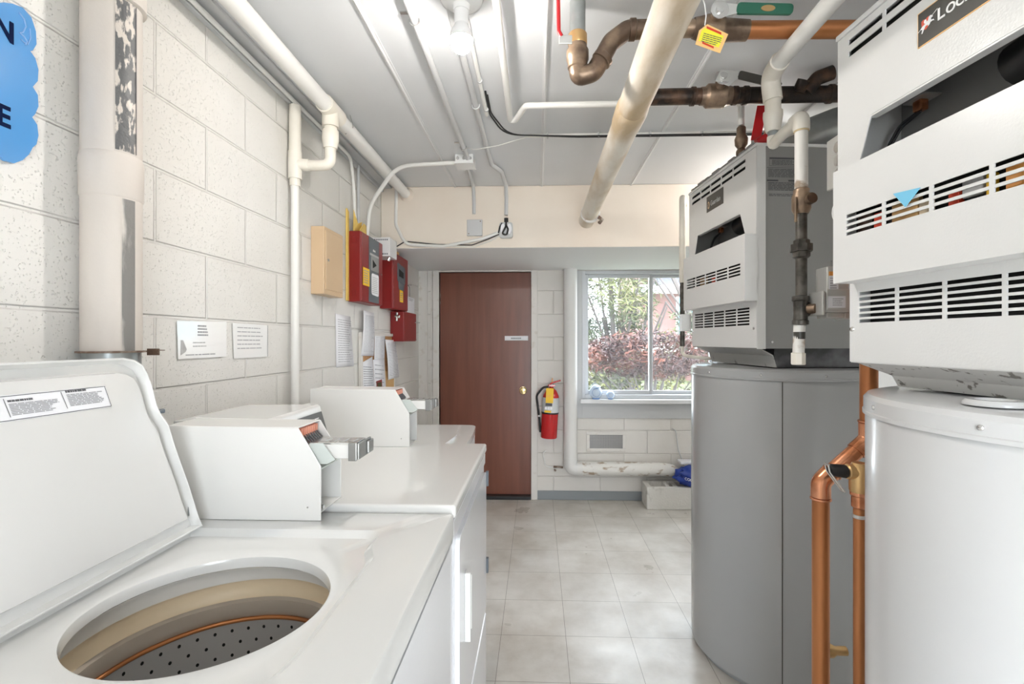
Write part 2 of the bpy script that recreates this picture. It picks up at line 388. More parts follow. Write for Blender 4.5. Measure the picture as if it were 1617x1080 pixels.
# ================================================================== ROOM SHELL
XL, XR, YB, YR, ZC = -1.05, 1.85, 4.17, -1.7, 2.42
BY, BZ = 3.15, 2.007                                    # front and underside of the dropped beam
DX0, DX1, DZ = -.867, -.055, 1.995                      # door opening
WX0, WX1, WZ0, WZ1 = .389, 1.57, .885, 2.0              # window opening
struct(obj('floor', box(XL-.2, XR+.2, YR-.2, YB+.2, -.1, 0), M['floor']))
struct(obj('ceiling', box(XL-.2, XR+.2, YR-.2, YB+.2, ZC, ZC+.15), M['ceiling']))
struct(obj('wall_left', box(XL-.2, XL, YR-.2, YB+.2, 0, ZC), M['block_left']))
struct(obj('wall_right', box(XR, XR+.2, YR-.2, YB+.2, 0, ZC), M['plaster']))
b = bmesh.new()
for x0, x1, z0, z1 in ((XL, DX0, 0, ZC), (DX0, DX1, DZ, ZC), (DX1, WX0, 0, ZC), (WX0, WX1, 0, WZ0), (WX0, WX1, WZ1, ZC), (WX1, XR, 0, ZC)):
    bx(b, x0, x1, YB, YB+.2, z0, z1)
struct(obj('wall_back', b, M['block_back']))
b = bmesh.new()
for x0, x1, z0, z1 in ((XL, -.0, 0, ZC), (-.0, 1.1, 1.85, ZC), (1.1, XR, 0, ZC)): bx(b, x0, x1, YR-.2, YR, z0, z1)  # opening in this unseen wall added to let in fill light
struct(obj('wall_rear', b, M['plaster']))
b = box(XL, XR, BY, YB, BZ, ZC)
for f in b.faces: f.material_index = 1 if f.calc_center_median().z < BZ + .01 else 0
struct(obj('wall_upper', b, [M['cream_wall'], M['soffit']], bevel=.006))
for i, x in enumerate((-.55, .03, .615, 1.2)):
    b = bmesh.new(); bx(b, x-.011, x+.011, YR, BY, ZC-.004, ZC); tb(b, [(x, YR, ZC-.005), (x, BY, ZC-.005)], .005, 10)
    struct(obj('trim_%d' % (i+1), b, M['batten'], smooth=40))
struct(obj('baseboard_back', box(-.01, .93, YB-.012, YB, 0, .078), M['base_gray'], bevel=.003))
# plaster return strips left of the door
b = bmesh.new()
for x0, x1, d in ((-1.05, -.985, .012), (-.985, -.97, .02), (-.94, -.925, .018)): bx(b, x0, x1, YB-d, YB, 0, BZ)
struct(obj('trim_5', b, M['white_trim'], bevel=.003))
# angle strip where the left wall meets the ceiling
b = bmesh.new(); bx(b, XL, XL+.02, YR, BY, ZC-.035, ZC); bx(b, XL+.02, XL+.075, YR, BY, ZC-.012, ZC)
struct(obj('trim_6', b, M['conduit'], bevel=.003))

# door
d = struct(bpy.data.objects.new('door_1', None)); C.objects.link(d); d.location = (-.46, YB, 0)
obj('door_leaf', box(DX0+.001, DX1-.001, YB+.03, YB+.07, .031, DZ-.001), M['wood_door'], d, bevel=.002)
b = bmesh.new(); bx(b, DX0-.055, DX0, YB-.02, YB+.1, 0, DZ+.012); bx(b, DX1, DX1+.055, YB-.02, YB+.1, 0, DZ+.012); bx(b, DX0, DX1, YB-.02, YB+.1, DZ, DZ+.012)
obj('door_frame', b, M['white_trim'], d, bevel=.004)
obj('light_block_sheet', box(DX0-.002, DX1+.002, YB+.071, YB+.09, 0, DZ+.002), M['white_trim'], d)  # unseen sheet added behind the leaf to block leaking daylight
obj('threshold', box(DX0, DX1, YB-.03, YB+.1, 0, .03), M['black'], d, bevel=.004)
p = at(826, 616.5, y=YB+.03)
kb = obj('door_handle', lth([(.032, 0), (.034, -.006), (.014, -.012), (.012, -.03), (.026, -.042), (.031, -.055), (.026, -.066), (.0, -.07)], (p.x, YB+.03, p.z), (0, 1, 0)), M['brass_knob'], d, smooth=40)
kb['label'] = 'round polished brass knob'
for z in (.25, 1.72): obj('hinge', box(DX0-.004, DX0+.006, YB+.022, YB+.03, z, z+.09), M['rust'], d)
a, c = at(797, 530.5, y=YB+.026), at(834, 537.5, y=YB+.026)
t = thing('door_sign', 'small white plastic nameplate screwed to the brown door', 'sign', (a.x, YB+.03, c.z))
obj('plate', box(a.x, c.x, YB+.024, YB+.03, c.z, a.z), M['paper'], t, bevel=.001)
prints((a.x+.055, YB+.0235, c.z+.012), (1, 0, 0), (0, 0, 1), .09, .014, 1, M['ink_soft'], t, fill=.9, ragged=0)
for x in (a.x+.012, c.x-.012): obj('screw', cyl((x, YB+.0225, c.z+.014), (x, YB+.0245, c.z+.014), .0025, 8), M['steel'], t)

# window
wd = struct(bpy.data.objects.new('window_1', None)); C.objects.link(wd); wd.location = (WX0, YB, WZ0)
MX = at(1027, 500, y=YB+.06).x
b = bmesh.new()
bx(b, WX0, WX0+.028, YB-.01, YB+.12, WZ0, WZ1); bx(b, WX1-.028, WX1, YB-.01, YB+.12, WZ0, WZ1)
bx(b, WX0+.028, WX1-.028, YB-.01, YB+.12, WZ1-.028, WZ1); bx(b, WX0+.028, WX1-.028, YB-.01, YB+.12, WZ0, WZ0+.035)
obj('window_frame', b, M['window_alu'], wd, bevel=.003)
b = bmesh.new(); s0, s1, z0, z1 = WX0+.028, MX+.012, WZ0+.035, WZ1-.028
for q in ((s0, s0+.03, z0, z1), (s1-.03, s1, z0, z1), (s0+.03, s1-.03, z0, z0+.035), (s0+.03, s1-.03, z1-.03, z1)): bx(b, q[0], q[1], YB+.03, YB+.055, q[2], q[3])
obj('sash', b, M['window_alu'], wd, bevel=.003)
obj('pane', box(s0+.03, s1-.03, YB+.041, YB+.044, z0+.035, z1-.03), M['glass'], wd)
b = bmesh.new(); s2, s3 = MX-.012, WX1-.028
for q in ((s2, s2+.035, z0, z1), (s3-.03, s3, z0, z1), (s2+.035, s3-.03, z0, z0+.03), (s2+.035, s3-.03, z1-.025, z1)): bx(b, q[0], q[1], YB+.065, YB+.09, q[2], q[3])
obj('sash', b, M['window_alu'], wd, bevel=.003)
obj('pane', box(s2+.035, s3-.03, YB+.076, YB+.079, z0+.03, z1-.025), M['glass'], wd)
obj('window_sill', box(WX0-.02, XR, YB-.075, YB+.03, WZ0-.035, WZ0), M['sill'], wd, bevel=.004)
b = bmesh.new(); bx(b, WX0-.05, WX0, YB-.014, YB, WZ0-.17, WZ1); bx(b, WX0, XR, YB-.014, YB, WZ0-.17, WZ0-.035)
obj('casing', b, M['conduit'], wd, bevel=.002)

# ================================================================== ROOM BULB AND ADDED FILL LIGHTS
def bulb_fixture(x, y, label, group=None):
    t = thing('ceiling_light', label, 'light', (x, y, ZC), group)
    obj('lamp_base', lth([(.062, 0), (.066, -.012), (.06, -.026), (.045, -.034), (.026, -.038), (.024, -.055)], (x, y, ZC), n=40), M['porcelain'], t, smooth=50)
    obj('socket', lth([(.022, -.05), (.021, -.085), (.0205, -.095)], (x, y, ZC)), M['porcelain'], t, smooth=40)
    obj('bulb_collar', lth([(.0195, -.092), (.0235, -.102), (.030, -.114), (.0325, -.122), (.0336, -.131), (.0343, -.139)], (x, y, ZC), n=40), M['porcelain'], t, smooth=50)  # opaque rim widened to keep direct bulb light off the ceiling
    obj('bulb', lth([(.0333, -.139), (.0322, -.148), (.0295, -.157), (.022, -.169), (.010, -.176), (0, -.178)], (x, y, ZC), n=40), M['bulb'], t, smooth=80)
bulb_fixture(-.225, 1.40, 'bare lit bulb in a white porcelain holder on the ceiling')
t = thing('ceiling_light', 'round opal fill light added out of sight behind the gray water heater', 'light', (1.45, 2.86, ZC))  # lamp added out of view to brighten the far end
obj('lamp_base', lth([(.09, 0), (.095, -.01), (.095, -.03), (.085, -.035)], (1.45, 2.86, ZC), n=40), M['porcelain'], t, smooth=40)
obj('globe', lth([(.085, -.035), (.10, -.06), (.105, -.09), (.09, -.125), (.06, -.148), (0, -.158)], (1.45, 2.86, ZC), n=40), M['opal'], t, smooth=80)
t = thing('ceiling_light', 'long fill light added behind the viewer', 'light', (.35, -1.0, ZC))  # unseen lamp added to brighten the room from behind
obj('fill_lamp_body', box(.2, .5, -1.6, -.4, ZC-.05, ZC), M['porcelain'], t, bevel=.005)
obj('fill_diffuser', box(.21, .49, -1.59, -.41, ZC-.075, ZC-.05), M['tube'], t)

# ================================================================== LAUNDRY MACHINES
def ray_poly(cx, cy, ang, poly):
    dx, dy = math.cos(ang), math.sin(ang); best = None
    for (x0, y0), (x1, y1) in zip(poly, poly[1:] + poly[:1]):
        ex, ey = x1-x0, y1-y0; den = dx*ey - dy*ex
        if abs(den) < 1e-9: continue
        tt = ((x0-cx)*ey - (y0-cy)*ex) / den; uu = ((x0-cx)*dy - (y0-cy)*dx) / den
        if tt > 0 and -1e-6 <= uu <= 1+1e-6 and (best is None or tt < best): best = tt
    return cx + dx*best, cy + dy*best
def round_poly(pts, r, n=8):
    out = []
    for i in range(len(pts)):
        a, b2, c2 = [Vector((*pts[(i+k) % len(pts)], 0)) for k in (-1, 0, 1)]
        rr = r[i] if isinstance(r, (list, tuple)) else r
        u, v = (a-b2).normalized(), (c2-b2).normalized(); d2 = min(rr, (a-b2).length*.49, (c2-b2).length*.49)
        p, q = b2+u*d2, b2+v*d2
        for k in range(n+1):
            tt = k/n; w2 = p*(1-tt)**2 + b2*2*tt*(1-tt) + q*tt*tt; out.append((w2.x, w2.y))
    return out
def loops(bm, rings, close_last=False):
    vr = [[bm.verts.new(p) for p in r] for r in rings]
    for a, b2 in zip(vr, vr[1:]):
        n = len(a)
        for k in range(n): bm.faces.new((a[k], a[(k+1) % n], b2[(k+1) % n], b2[k]))
    return vr
# ---- open washer
FX = -.197
WY0, WY1, WZ = .425, 1.110, .985
CXW, CYW, ORX, ORY = -.519, .735, .178, .166
wsh = thing('washing_machine', 'white top-loading washing machine with its lid open', 'washing machine', (-.6, .77, 0), 'row of laundry machines')
outer = [(-.925, WY0), (FX, WY0), (FX, WY1), (-.925, WY1)]
def inset(poly, d2):
    cx = sum(p[0] for p in poly)/4; cy = sum(p[1] for p in poly)/4
    return [(x + (d2 if x < cx else -d2), y + (d2 if y < cy else -d2)) for x, y in poly]
rec = round_poly([(-.745, .462), (-.37, .462), (-.305, .57), (-.305, .88), (-.330, .93), (-.330, 1.003), (-.745, 1.003)], [.01, .06, .05, .02, .02, .025, .01])
rec_in = round_poly([(-.74, .475), (-.385, .475), (-.322, .58), (-.320, .875), (-.343, .925), (-.343, .988), (-.74, .988)], [.01, .06, .05, .02, .02, .025, .01])
angs = [2*PI*k/140 for k in range(140)] + [math.atan2(y-CYW, x-CXW) % (2*PI) for x, y in outer + inset(outer, .008)]
angs = sorted(set(round(a, 5) for a in angs))
def ring(poly, z): return [(*ray_poly(CXW, CYW, a, poly), z) for a in angs]
def oring(f, z, g=1):
    return [(CXW + ORX*f*math.cos(a), CYW + ORY*f*math.sin(a), z) for a in angs]
def blendring(poly, k, z):
    o2 = []
    for a in angs:
        p = ray_poly(CXW, CYW, a, poly); e = (CXW + ORX*1.03*math.cos(a), CYW + ORY*1.03*math.sin(a)); o2.append((p[0]*k + e[0]*(1-k), p[1]*k + e[1]*(1-k), z))
    return o2
b = bmesh.new()
loops(b, [ring(outer, WZ-.055), ring(outer, WZ-.007), ring(inset(outer, .003), WZ-.002), ring(inset(outer, .008), WZ), ring(rec, WZ), ring(rec_in, WZ-.012),
          blendring(rec_in, .4, WZ-.012), oring(1.03, WZ-.012), oring(1.01, WZ-.014), oring(1.0, WZ-.020), oring(1.0, WZ-.032), oring(1.03, WZ-.036)])
obj('washer_deck', b, M['enamel'], wsh, smooth=32)
b = bmesh.new()
bx(b, -.925, FX-.004, WY0+.002, WY0+.012, .03, WZ-.058); bx(b, -.925, FX-.004, WY1-.012, WY1-.002, .03, WZ-.058)
bx(b, -.925, -.91, WY0+.012, WY1-.012, .03, WZ-.058); bx(b, FX-.02, FX-.004, WY0+.012, WY1-.012, .10, WZ-.060)
bx(b, -.915, FX-.03, WY0+.02, WY1-.02, 0, .03)
obj('washer_body', b, M['enamel_front'], wsh, bevel=.003)
obj('seam_strip', box(FX-.012, FX-.001, WY0+.004, WY1-.004, WZ-.064, WZ-.055), M['base_gray'], wsh)
# tub seen through the opening
def cl(prof, n=96): return lth([(r, z) for r, z in prof], (CXW, CYW, 0), n=n)
bowl = lambda prof: lathe(bmesh.new(), prof + [(prof[-1][0]+.002, prof[-1][1])], (CXW, CYW, 0), n=96, a1=2*PI-1e-4)
obj('splash_ring', bowl([(.205, .952), (.207, .935), (.202, .912)]), M['tub_white'], wsh, smooth=50)
obj('tub_ring', bowl([(.211, .913), (.213, .895), (.207, .880), (.203, .876)]), M['tub_cream'], wsh, smooth=50)
obj('balance_ring', bowl([(.205, .876), (.196, .872), (.197, .850), (.203, .838)]), M['tub_gray'], wsh, smooth=40)
obj('tub_rim', tube([(CXW + .2*math.cos(2*PI*k/96), CYW + .2*math.sin(2*PI*k/96), .836) for k in range(97)], .0042, 8, cap=False), M['copper'], wsh, smooth=60)
bk = obj('basket', bowl([(.2, .838), (.2, .62), (.12, .60), (.0, .61)]), M['basket'], wsh, smooth=40)
b = bmesh.new()
for r in range(7):
    for k in range(44):
        a = 2*PI*(k + (r % 2)*.5)/44; z = .818 - r*.024
        cx2, cy2 = CXW + .1992*math.cos(a), CYW + .1992*math.sin(a); tx, ty = -math.sin(a), math.cos(a)
        b.faces.new([b.verts.new((cx2 + tx*.0028*math.cos(q*PI/4), cy2 + ty*.0028*math.cos(q*PI/4), z + .0035*math.sin(q*PI/4))) for q in range(8)])
obj('basket_holes', b, M['slot_dark'], wsh)
# lid, leaning back on its hinge
LEAN = math.radians(12)
lu = Vector((-math.sin(LEAN), 0, math.cos(LEAN))); ln = Vector((math.cos(LEAN), 0, math.sin(LEAN)))     # up along the lid, its inner side
LO = Vector((-.728, 0, WZ+.004))
def lid(px, py):
    p = at(px, py, P=(LO, ln)) - LO; return (p.y, p.dot(lu))
right = [(1.0, .0), (.995, .02)] + [lid(295, 770), lid(272, 706), lid(262, 672), lid(250, 655), lid(243, 640), lid(236, 612), lid(228, 590), lid(221, 577), lid(208, 569), lid(190, 566)]
CYL = .735
poly = right + [(2*CYL - y, h) for y, h in right[::-1]]
def L3(y, h, d2=0): return LO + Vector((0, y, 0)) + lu*h + ln*d2
def shrink(poly, k, dh=0):
    hm = max(h for _, h in poly)
    return [(CYL + (y-CYL)*(1 - k/.26), h*(1 - 2*k/hm) + k + dh) for y, h in poly]
ld = obj('lid', prism(bmesh.new(), [L3(y, h, -.012) for y, h in poly], ln*-.004), M['enamel'], wsh, bevel=.002)
b = bmesh.new()
loops(b, [[L3(y, h, -.016) for y, h in poly], [L3(y, h, .006) for y, h in poly], [L3(y, h, .0075) for y, h in shrink(poly, .002)], [L3(y, h, .0065) for y, h in shrink(poly, .004)], [L3(y, h, -.013) for y, h in shrink(poly, .008)]])
obj('lid_rim', b, M['enamel'], ld, smooth=50)
inn = shrink(poly, .024)
b = bmesh.new(); vr = loops(b, [[L3(y, h, -.0128) for y, h in shrink(poly, .007)], [L3(y, h, -.0135) for y, h in shrink(poly, .024)], [L3(y, h, .002) for y, h in shrink(poly, .029)], [L3(y, h, .003) for y, h in shrink(poly, .034)]])
f = b.faces.new(vr[-1]); f.normal_update(); bmesh.ops.triangulate(b, faces=[f])
obj('lid_inner_panel', b, M['lid_in'], ld, smooth=50)
c0 = LO + ln*.0036
st = [at(px, py, P=(c0, ln)) for px, py in ((-60, 665+12), (176, 642), (166, 609), (-60, 631))]
b = quad(bmesh.new(), st)
sk = obj('warning_label', b, M['paper'], ld)
c1 = LO + ln*.0042
def lp(px, py): return at(px, py, P=(c1, ln))
b = bmesh.new()
def stroke(bm, p, q, w2, up):
    up = up.normalized()*w2; quad(bm, [p-up, q-up, q+up, p+up])
for p, q in (((-60, 633), (166, 610)), ((-60, 675), (176, 641)), ((5, 630), (17, 659)), ((96, 619), (107, 645)), ((165, 610), (176, 641))):
    P1, Q1 = lp(*p), lp(*q); dd = (Q1-P1).normalized(); stroke(b, P1, Q1, .0005, dd.cross(ln))
obj('label_border', b, M['ink'], sk)
for (px, py), w2, rows, sd in (((18, 657), .085, 8, 3), ((110, 642), .088, 8, 4)):
    O = lp(px, py); up = (lp(px-10, py-26) - O); ux = (lp(px+60, py-8) - O).normalized()
    L_ = up.length; up.normalize()
    prints(O + ux*.002, ux, up, w2*(.9 if sd == 3 else .78), L_*.74, rows, M['ink_soft'], sk, fill=.62, seed=sd)
    prints(O + up*L_*.78 + ux*.002, ux, up, w2*.42, L_*.22, 1, M['ink'], sk, name='heading', seed=sd, ragged=0)
hx = at(304, 812, P=(LO + ln*.01, ln))
obj('hinge_bracket', box(-.002, .002, -.004, .003, -.026, .03, Matrix.Translation(at(299, 795, P=(LO+ln*-.004, ln)))), M['galv'], ld, bevel=.002)
p = at(247, 650, P=(LO + ln*.0, ln)); obj('lid_bumper', lth([(.0, -.006), (.0048, -.005), (.0048, .006), (0, .008)], p + Vector((.004, .006, 0)), (0.3, 1, 0), 16), M['slate'], ld, smooth=40)
# console hidden behind the lid
cw = bmesh.new(); prism(cw, [(-.92, .45, .98), (-.92, .45, 1.12), (-.86, .45, 1.12), (-.82, .45, .98)], (0, .58, 0))
obj('console', cw, M['enamel'], wsh, bevel=.006)

# ---- coin meter case
def coin_meter(loc, label, foot=0):
    """loc = bottom of the near face at its right corner"""
    t = thing('coin_meter', label, 'coin meter', loc, 'coin meters')
    X, Y, Z = loc; W = .112; BK = -.37
    prof = [(BK, 0), (BK, .212), (-.052, .208), (0, .122), (0, 0)]
    T_ = lambda p, y: (X + p[0], Y + y, Z + p[1])
    prof2 = [(BK, foot), (BK, .212), (-.052, .208), (0, .122), (0, foot)]; F = foot
    b = bmesh.new(); prism(b, [T_(p, 0) for p in prof], (0, .003, 0)); prism(b, [T_(p, W-.003) for p in prof2], (0, .003, 0))
    bx(b, X+BK, X-.052, Y+.003, Y+W-.003, Z+.2065, Z+.2095); bx(b, X+BK, X+BK+.003, Y+.003, Y+W-.003, Z+F, Z+.206); bx(b, X+BK+.003, X-.002, Y+.003, Y+W-.003, Z+F, Z+F+.003)
    obj('case', b, M['meter'], t, bevel=.0012)
    b = bmesh.new(); bx(b, X-.075, X-.072, Y+.004, Y+W-.004, Z+F+.004, Z+.12); prism(b, [T_(p, .004) for p in ((-.072, .118), (-.001, .114), (-.001, .117), (-.072, .121))], (0, W-.008, 0))
    bx(b, X-.13, X-.05, Y+.004, Y+W-.004, Z+.123, Z+.126)
    bx(b, X-.075, X-.0, Y+.0035, Y+.0045, Z+.04, Z+.042)
    obj('cash_compartment', b, M['meter_in'], t)
    obj('guard_plate', prism(bmesh.new(), [T_(p, .010) for p in ((-.04, .125), (-.03, .172), (.0, .172), (.028, .135), (.01, .125))], (0, .002, 0)), M['meter_in'], t)
    b = bmesh.new(); bx(b, X-.09, X+.075, Y+.022, Y+.028, Z+.135, Z+.166); bx(b, X-.09, X+.075, Y+.086, Y+.092, Z+.135, Z+.166); bx(b, X-.09, X+.075, Y+.028, Y+.086, Z+.135, Z+.139)
    obj('coin_slide_tray', b, M['meter'], t, bevel=.001)
    b = bmesh.new(); bx(b, X-.09, X+.07, Y+.026, Y+.088, Z+.163, Z+.170)
    for k in range(4): bx(b, X-.02+k*.022, X-.006+k*.022, Y+.04, Y+.075, Z+.170, Z+.1715)
    obj('coin_slide', b, M['steel'], t, bevel=.001)
    b = bmesh.new(); bx(b, X+.075, X+.080, Y+.018, Y+.098, Z+.133, Z+.171); bx(b, X+.080, X+.086, Y+.065, Y+.098, Z+.137, Z+.167); bx(b, X+.055, X+.075, Y+.016, Y+.022, Z+.13, Z+.172)
    obj('slide_end_plate', b, M['plate_steel'], t, bevel=.002)
    b = bmesh.new()
    for k in range(8): bx(b, X-.062, X-.052, Y+.016+k*.0105, Y+.023+k*.0105, Z+.186, Z+.203)
    bx(b, X-.07, X-.06, Y+.012, Y+.1, Z+.178, Z+.205)
    obj('coin_pins', b, M['coin_copper'], t, bevel=.001)
    b = bmesh.new()
    for k in range(8): tb(b, [(X-.055, Y+.02+k*.0105, Z+.188), (X-.045, Y+.018+k*.0105, Z+.178), (X-.04, Y+.022+k*.0105, Z+.170)], .0016, 6)
    obj('pin_springs', b, M['ink'], t)
    obj('rivet', cyl((X-.03, Y+.0032, Z+.03), (X-.03, Y-.0008, Z+.03), .002, 10), M['steel'], t)
    obj('lock', cyl((X-.002, Y+.02, Z+.025), (X-.012, Y+.02, Z+.025), .005, 12), M['steel'], t)
    return t
coin_meter((-.486, 1.050, WZ+.0005), 'white metal coin meter with its slide out, beside the open washer', .0155)
coin_meter((-.470, 1.728, 1.0005), 'white metal coin meter at the far end of the dryer top')
# ---- dryer
DY0, DY1, DZT = 1.116, 1.800, 1.0
dr = thing('clothes_dryer', 'white front-loading dryer between the two washing machines', 'dryer', (-.6, 1.46, 0), 'row of laundry machines')
obj('dryer_top', box(-.925, FX+.004, DY0, DY1, DZT-.032, DZT), M['enamel'], dr, bevel=.008, seg=4)
b = bmesh.new(); bx(b, -.925, FX-.006, DY0+.003, DY1-.003, .04, DZT-.034); bx(b, -.91, FX-.04, DY0+.02, DY1-.02, 0, .04)
obj('dryer_body', b, M['enamel_front'], dr, bevel=.003)
b = bmesh.new(); bx(b, FX-.006, FX-.001, DY0+.003, DY1-.003, DZT-.075, DZT-.038); obj('top_band', b, M['enamel_front'], dr, bevel=.002)
dp = round_poly([(DY0+.045, .40), (DY1-.03, .40), (DY1-.03, .905), (DY0+.045, .905)], .03)
dd = obj('dryer_door', prism(bmesh.new(), [(FX-.006, y, z) for y, z in dp], (.012, 0, 0)), M['enamel_front'], dr, bevel=.004)
b = bmesh.new()
bx(b, FX+.006, FX+.022, 1.238, 1.246, .60, .78); bx(b, FX+.006, FX+.022, 1.262, 1.268, .62, .765); bx(b, FX+.006, FX+.010, 1.246, 1.262, .60, .78)
obj('door_handle', b, M['enamel'], dd, bevel=.003)
obj('lower_panel', box(FX-.006, FX+.004, DY0+.02, DY1-.02, .09, .37), M['enamel_front'], dr, bevel=.004)
for z in (.52, .845): obj('hinge', box(FX+.004, FX+.013, DY1-.028, DY1-.012, z, z+.055), M['slate'], dd, bevel=.001)
prc = [(-.92, DZT), (-.92, 1.188), (-.69, 1.190), (-.683, 1.186), (-.655, 1.09), (-.64, DZT)]
obj('console', prism(bmesh.new(), [(x, 1.168, z) for x, z in prc], (0, .305, 0)), M['enamel'], dr, bevel=.004)
nrm = Vector((.096, 0, .028)).normalized()
def cons(y, k, d2=0.0): return Vector((-.683, y, 1.186)).lerp(Vector((-.655, y, 1.09)), k) + nrm*d2
b = bmesh.new(); prism(b, [cons(1.19, .18, .0005), cons(1.462, .18, .0005), cons(1.462, .88, .0005), cons(1.19, .88, .0005)], nrm*.003)
pnl = obj('control_panel', b, M['plate_dark'], dr)
prints(cons(1.22, .6, .0042), (0, 1, 0), (cons(0, 0)-cons(0, 1)).normalized(), .22, .03, 3, M['white_ink'], pnl, fill=.3)
# ---- closed far washer
fw = thing('washing_machine', 'closed white washing machine at the far end of the row', 'washing machine', (-.65, 2.15, 0), 'row of laundry machines')
tp = round_poly([(-1.0, 1.815), (-.325, 1.815), (-.30, 2.15), (-.325, 2.50), (-1.0, 2.50)], [.01, .05, .3, .05, .01])
obj('washer_deck', prism(bmesh.new(), [(x, y, .915) for x, y in tp], (0, 0, .03)), M['enamel'], fw, bevel=.007, seg=3)
b = bmesh.new(); bx(b, -1.0, -.33, 1.82, 2.495, .04, .913); bx(b, -.98, -.37, 1.84, 2.48, 0, .04); obj('washer_body', b, M['enamel_front'], fw, bevel=.004)
obj('lid', prism(bmesh.new(), [(x, y, .9455) for x, y in round_poly([(-.80, 1.90), (-.40, 1.90), (-.37, 2.15), (-.40, 2.41), (-.80, 2.41)], .04)], (0, 0, .012)), M['enamel'], fw, bevel=.005)
obj('console', prism(bmesh.new(), [(x, 1.87, z) for x, z in ((-1.0, .945), (-1.0, 1.12), (-.93, 1.12), (-.87, .945))], (0, .6, 0)), M['enamel'], fw, bevel=.005)

# ================================================================== WATER HEATERS
def water_heater(far, near, zo, tankc, mats, label, plate):
    """far / near = the two front corners of the top unit, tankc = tank centre"""
    t = thing('water_heater', label, 'water heater', (tankc[0], tankc[1], 0), 'water heaters')
    mt, mtop, mside = mats
    f = Vector((*far, 0)); nn = Vector((*near, 0)); dU = (nn - f).normalized(); out = Vector((dU.y, -dU.x, 0))
    if out.x > 0: out = -out
    W = .650
    T = lambda u, v, w2=0: f + dU*u + out*w2 + Vector((0, 0, v + zo))
    def bxT(bm, u0, u1, v0, v1, w0, w1):
        c8 = [T(u, v, w2) for v in (v0, v1) for u, w2 in ((u0, w0), (u1, w0), (u1, w1), (u0, w1))]
        vv = [bm.verts.new(c) for c in c8]
        for q in ((0,3,2,1),(4,5,6,7),(0,1,5,4),(1,2,6,5),(2,3,7,6),(3,0,4,7)): bm.faces.new([vv[i] for i in q])
        return bm
    # tank
    R = .355; tc = (tankc[0], tankc[1], 0)
    tk = obj('tank', lth([(R-.03, 0), (R-.03, .035), (R, .036), (R, 1.232), (R-.002, 1.235)], tc, n=128), mt, t, smooth=40)
    obj('tank_top', lth([(R+.001, 1.235), (R+.005, 1.2352), (R+.005, 1.242), (R+.003, 1.244), (R+.003, 1.268), (R-.004, 1.277), (R-.02, 1.281), (0, 1.284)], tc, n=128), mt, t, smooth=30)
    for k in range(10):
        a = -PI + k*2*PI/10 + .35; ca, sa = math.cos(a), math.sin(a)
        obj('screw', lth([(.005, 0), (.0045, .002), (0, .0035)], (tc[0] + ca*(R+.003), tc[1] + sa*(R+.003), 1.256), (ca, sa, 0), 10), M['steel'], t, smooth=60)
    dc = Vector((-tankc[0], -tankc[1], 0)).normalized(); a = math.atan2(dc.y, dc.x) + .07
    obj('seam', box(R-.003, R+.0012, -.0016, .0016, .05, 1.232, Matrix.Translation(tc) @ Matrix.Rotation(a, 4, 'Z')), M['plate_dark'], t)
    # support skirt between tank and top unit
    b = bmesh.new()
    pr = [(.055, 1.372), (.6, 1.372), (.6, 1.368), (.055, 1.368)]
    lo = [T(.06, 1.372, -.02), T(.64, 1.372, -.02), T(.64, 1.345, -.07), T(.10, 1.345, -.07), T(.64, 1.287-zo, -.085), T(.10, 1.287-zo, -.085)]
    v = [b.verts.new(p) for p in lo]; b.faces.new((v[0], v[1], v[2], v[3])); b.faces.new((v[3], v[2], v[4], v[5]))
    obj('skirt', b, M['skirt'], t, solid=.003)
    b = bmesh.new(); bxT(b, .11, .60, 1.285-zo, 1.372, -.60, -.10); obj('flue_collar', b, M['galv_dark'], t)
    # cabinet: sides, back, bottom, lid, all sheets
    b = bmesh.new()
    bxT(b, .060, .064, 1.372, 1.575, -.62, -.003); bxT(b, .022, .026, 1.579, 2.150, -.62, -.003); bxT(b, .022, .064, 1.575, 1.579, -.62, -.003); bxT(b, W-.004, W, 1.372, 2.150, -.62, -.003)
    bxT(b, .064, W-.004, 1.372, 1.376, -.62, -.003); bxT(b, .026, W-.004, 1.376, 2.150, -.62, -.616)
    obj('cabinet', b, mside, t)
    obj('cabinet_top', bxT(bmesh.new(), .018, W+.003, 2.150, 2.162, -.625, .003), mtop, t, bevel=.002)
    b = bmesh.new(); bxT(b, .03, W-.03, 1.80, 2.05, -.16, -.157); bxT(b, .05, W-.03, 1.80, 1.803, -.157, -.01); bxT(b, .05, W-.03, 2.047, 2.05, -.157, -.01)
    obj('inner_box', b, M['cavity'], t)
    obj('lower_slot_shade', bxT(bmesh.new(), .068, W-.01, 1.38, 1.57, -.05, -.045), M['slot_dark'], t)  # black sheet added close behind the lower slots as their shade
    # upper front panel with slots and the cut-out window
    sl_ = []
    for k in range(5):
        u0 = .056 + k*.104
        for v0 in (2.090, 2.118): sl_.append((u0, u0+.096, v0, v0+.013))
    U1 = W-.002
    b = bmesh.new(); slotted(b, lambda u, v, w2: T(u, v, w2), .022, U1, 1.925, 2.148, sl_, .003)
    prism(b, [T(*p) for p in ((.022, 1.925), (.122, 1.925), (.078, 1.80), (.022, 1.80))], out*-.003)
    prism(b, [T(*p) for p in ((.525, 1.925), (U1, 1.925), (U1, 1.80), (.578, 1.80))], out*-.003)
    bxT(b, .115, .53, 1.921, 1.9245, -.02, -.0005)
    up = obj('upper_panel', b, mtop, t)
    # black sheet, the shade behind the upper slots put into its colour
    obj('upper_slot_shade', bxT(bmesh.new(), .04, .6, 2.08, 2.14, -.03, -.02), M['slot_dark'], t)
    # middle door, a projecting box
    ms = []
    for k in range(5):
        u0 = .112 + k*.1035
        for j in range(4): ms.append((u0, u0+.096, 1.657+j*.013, 1.657+j*.013+.0075))
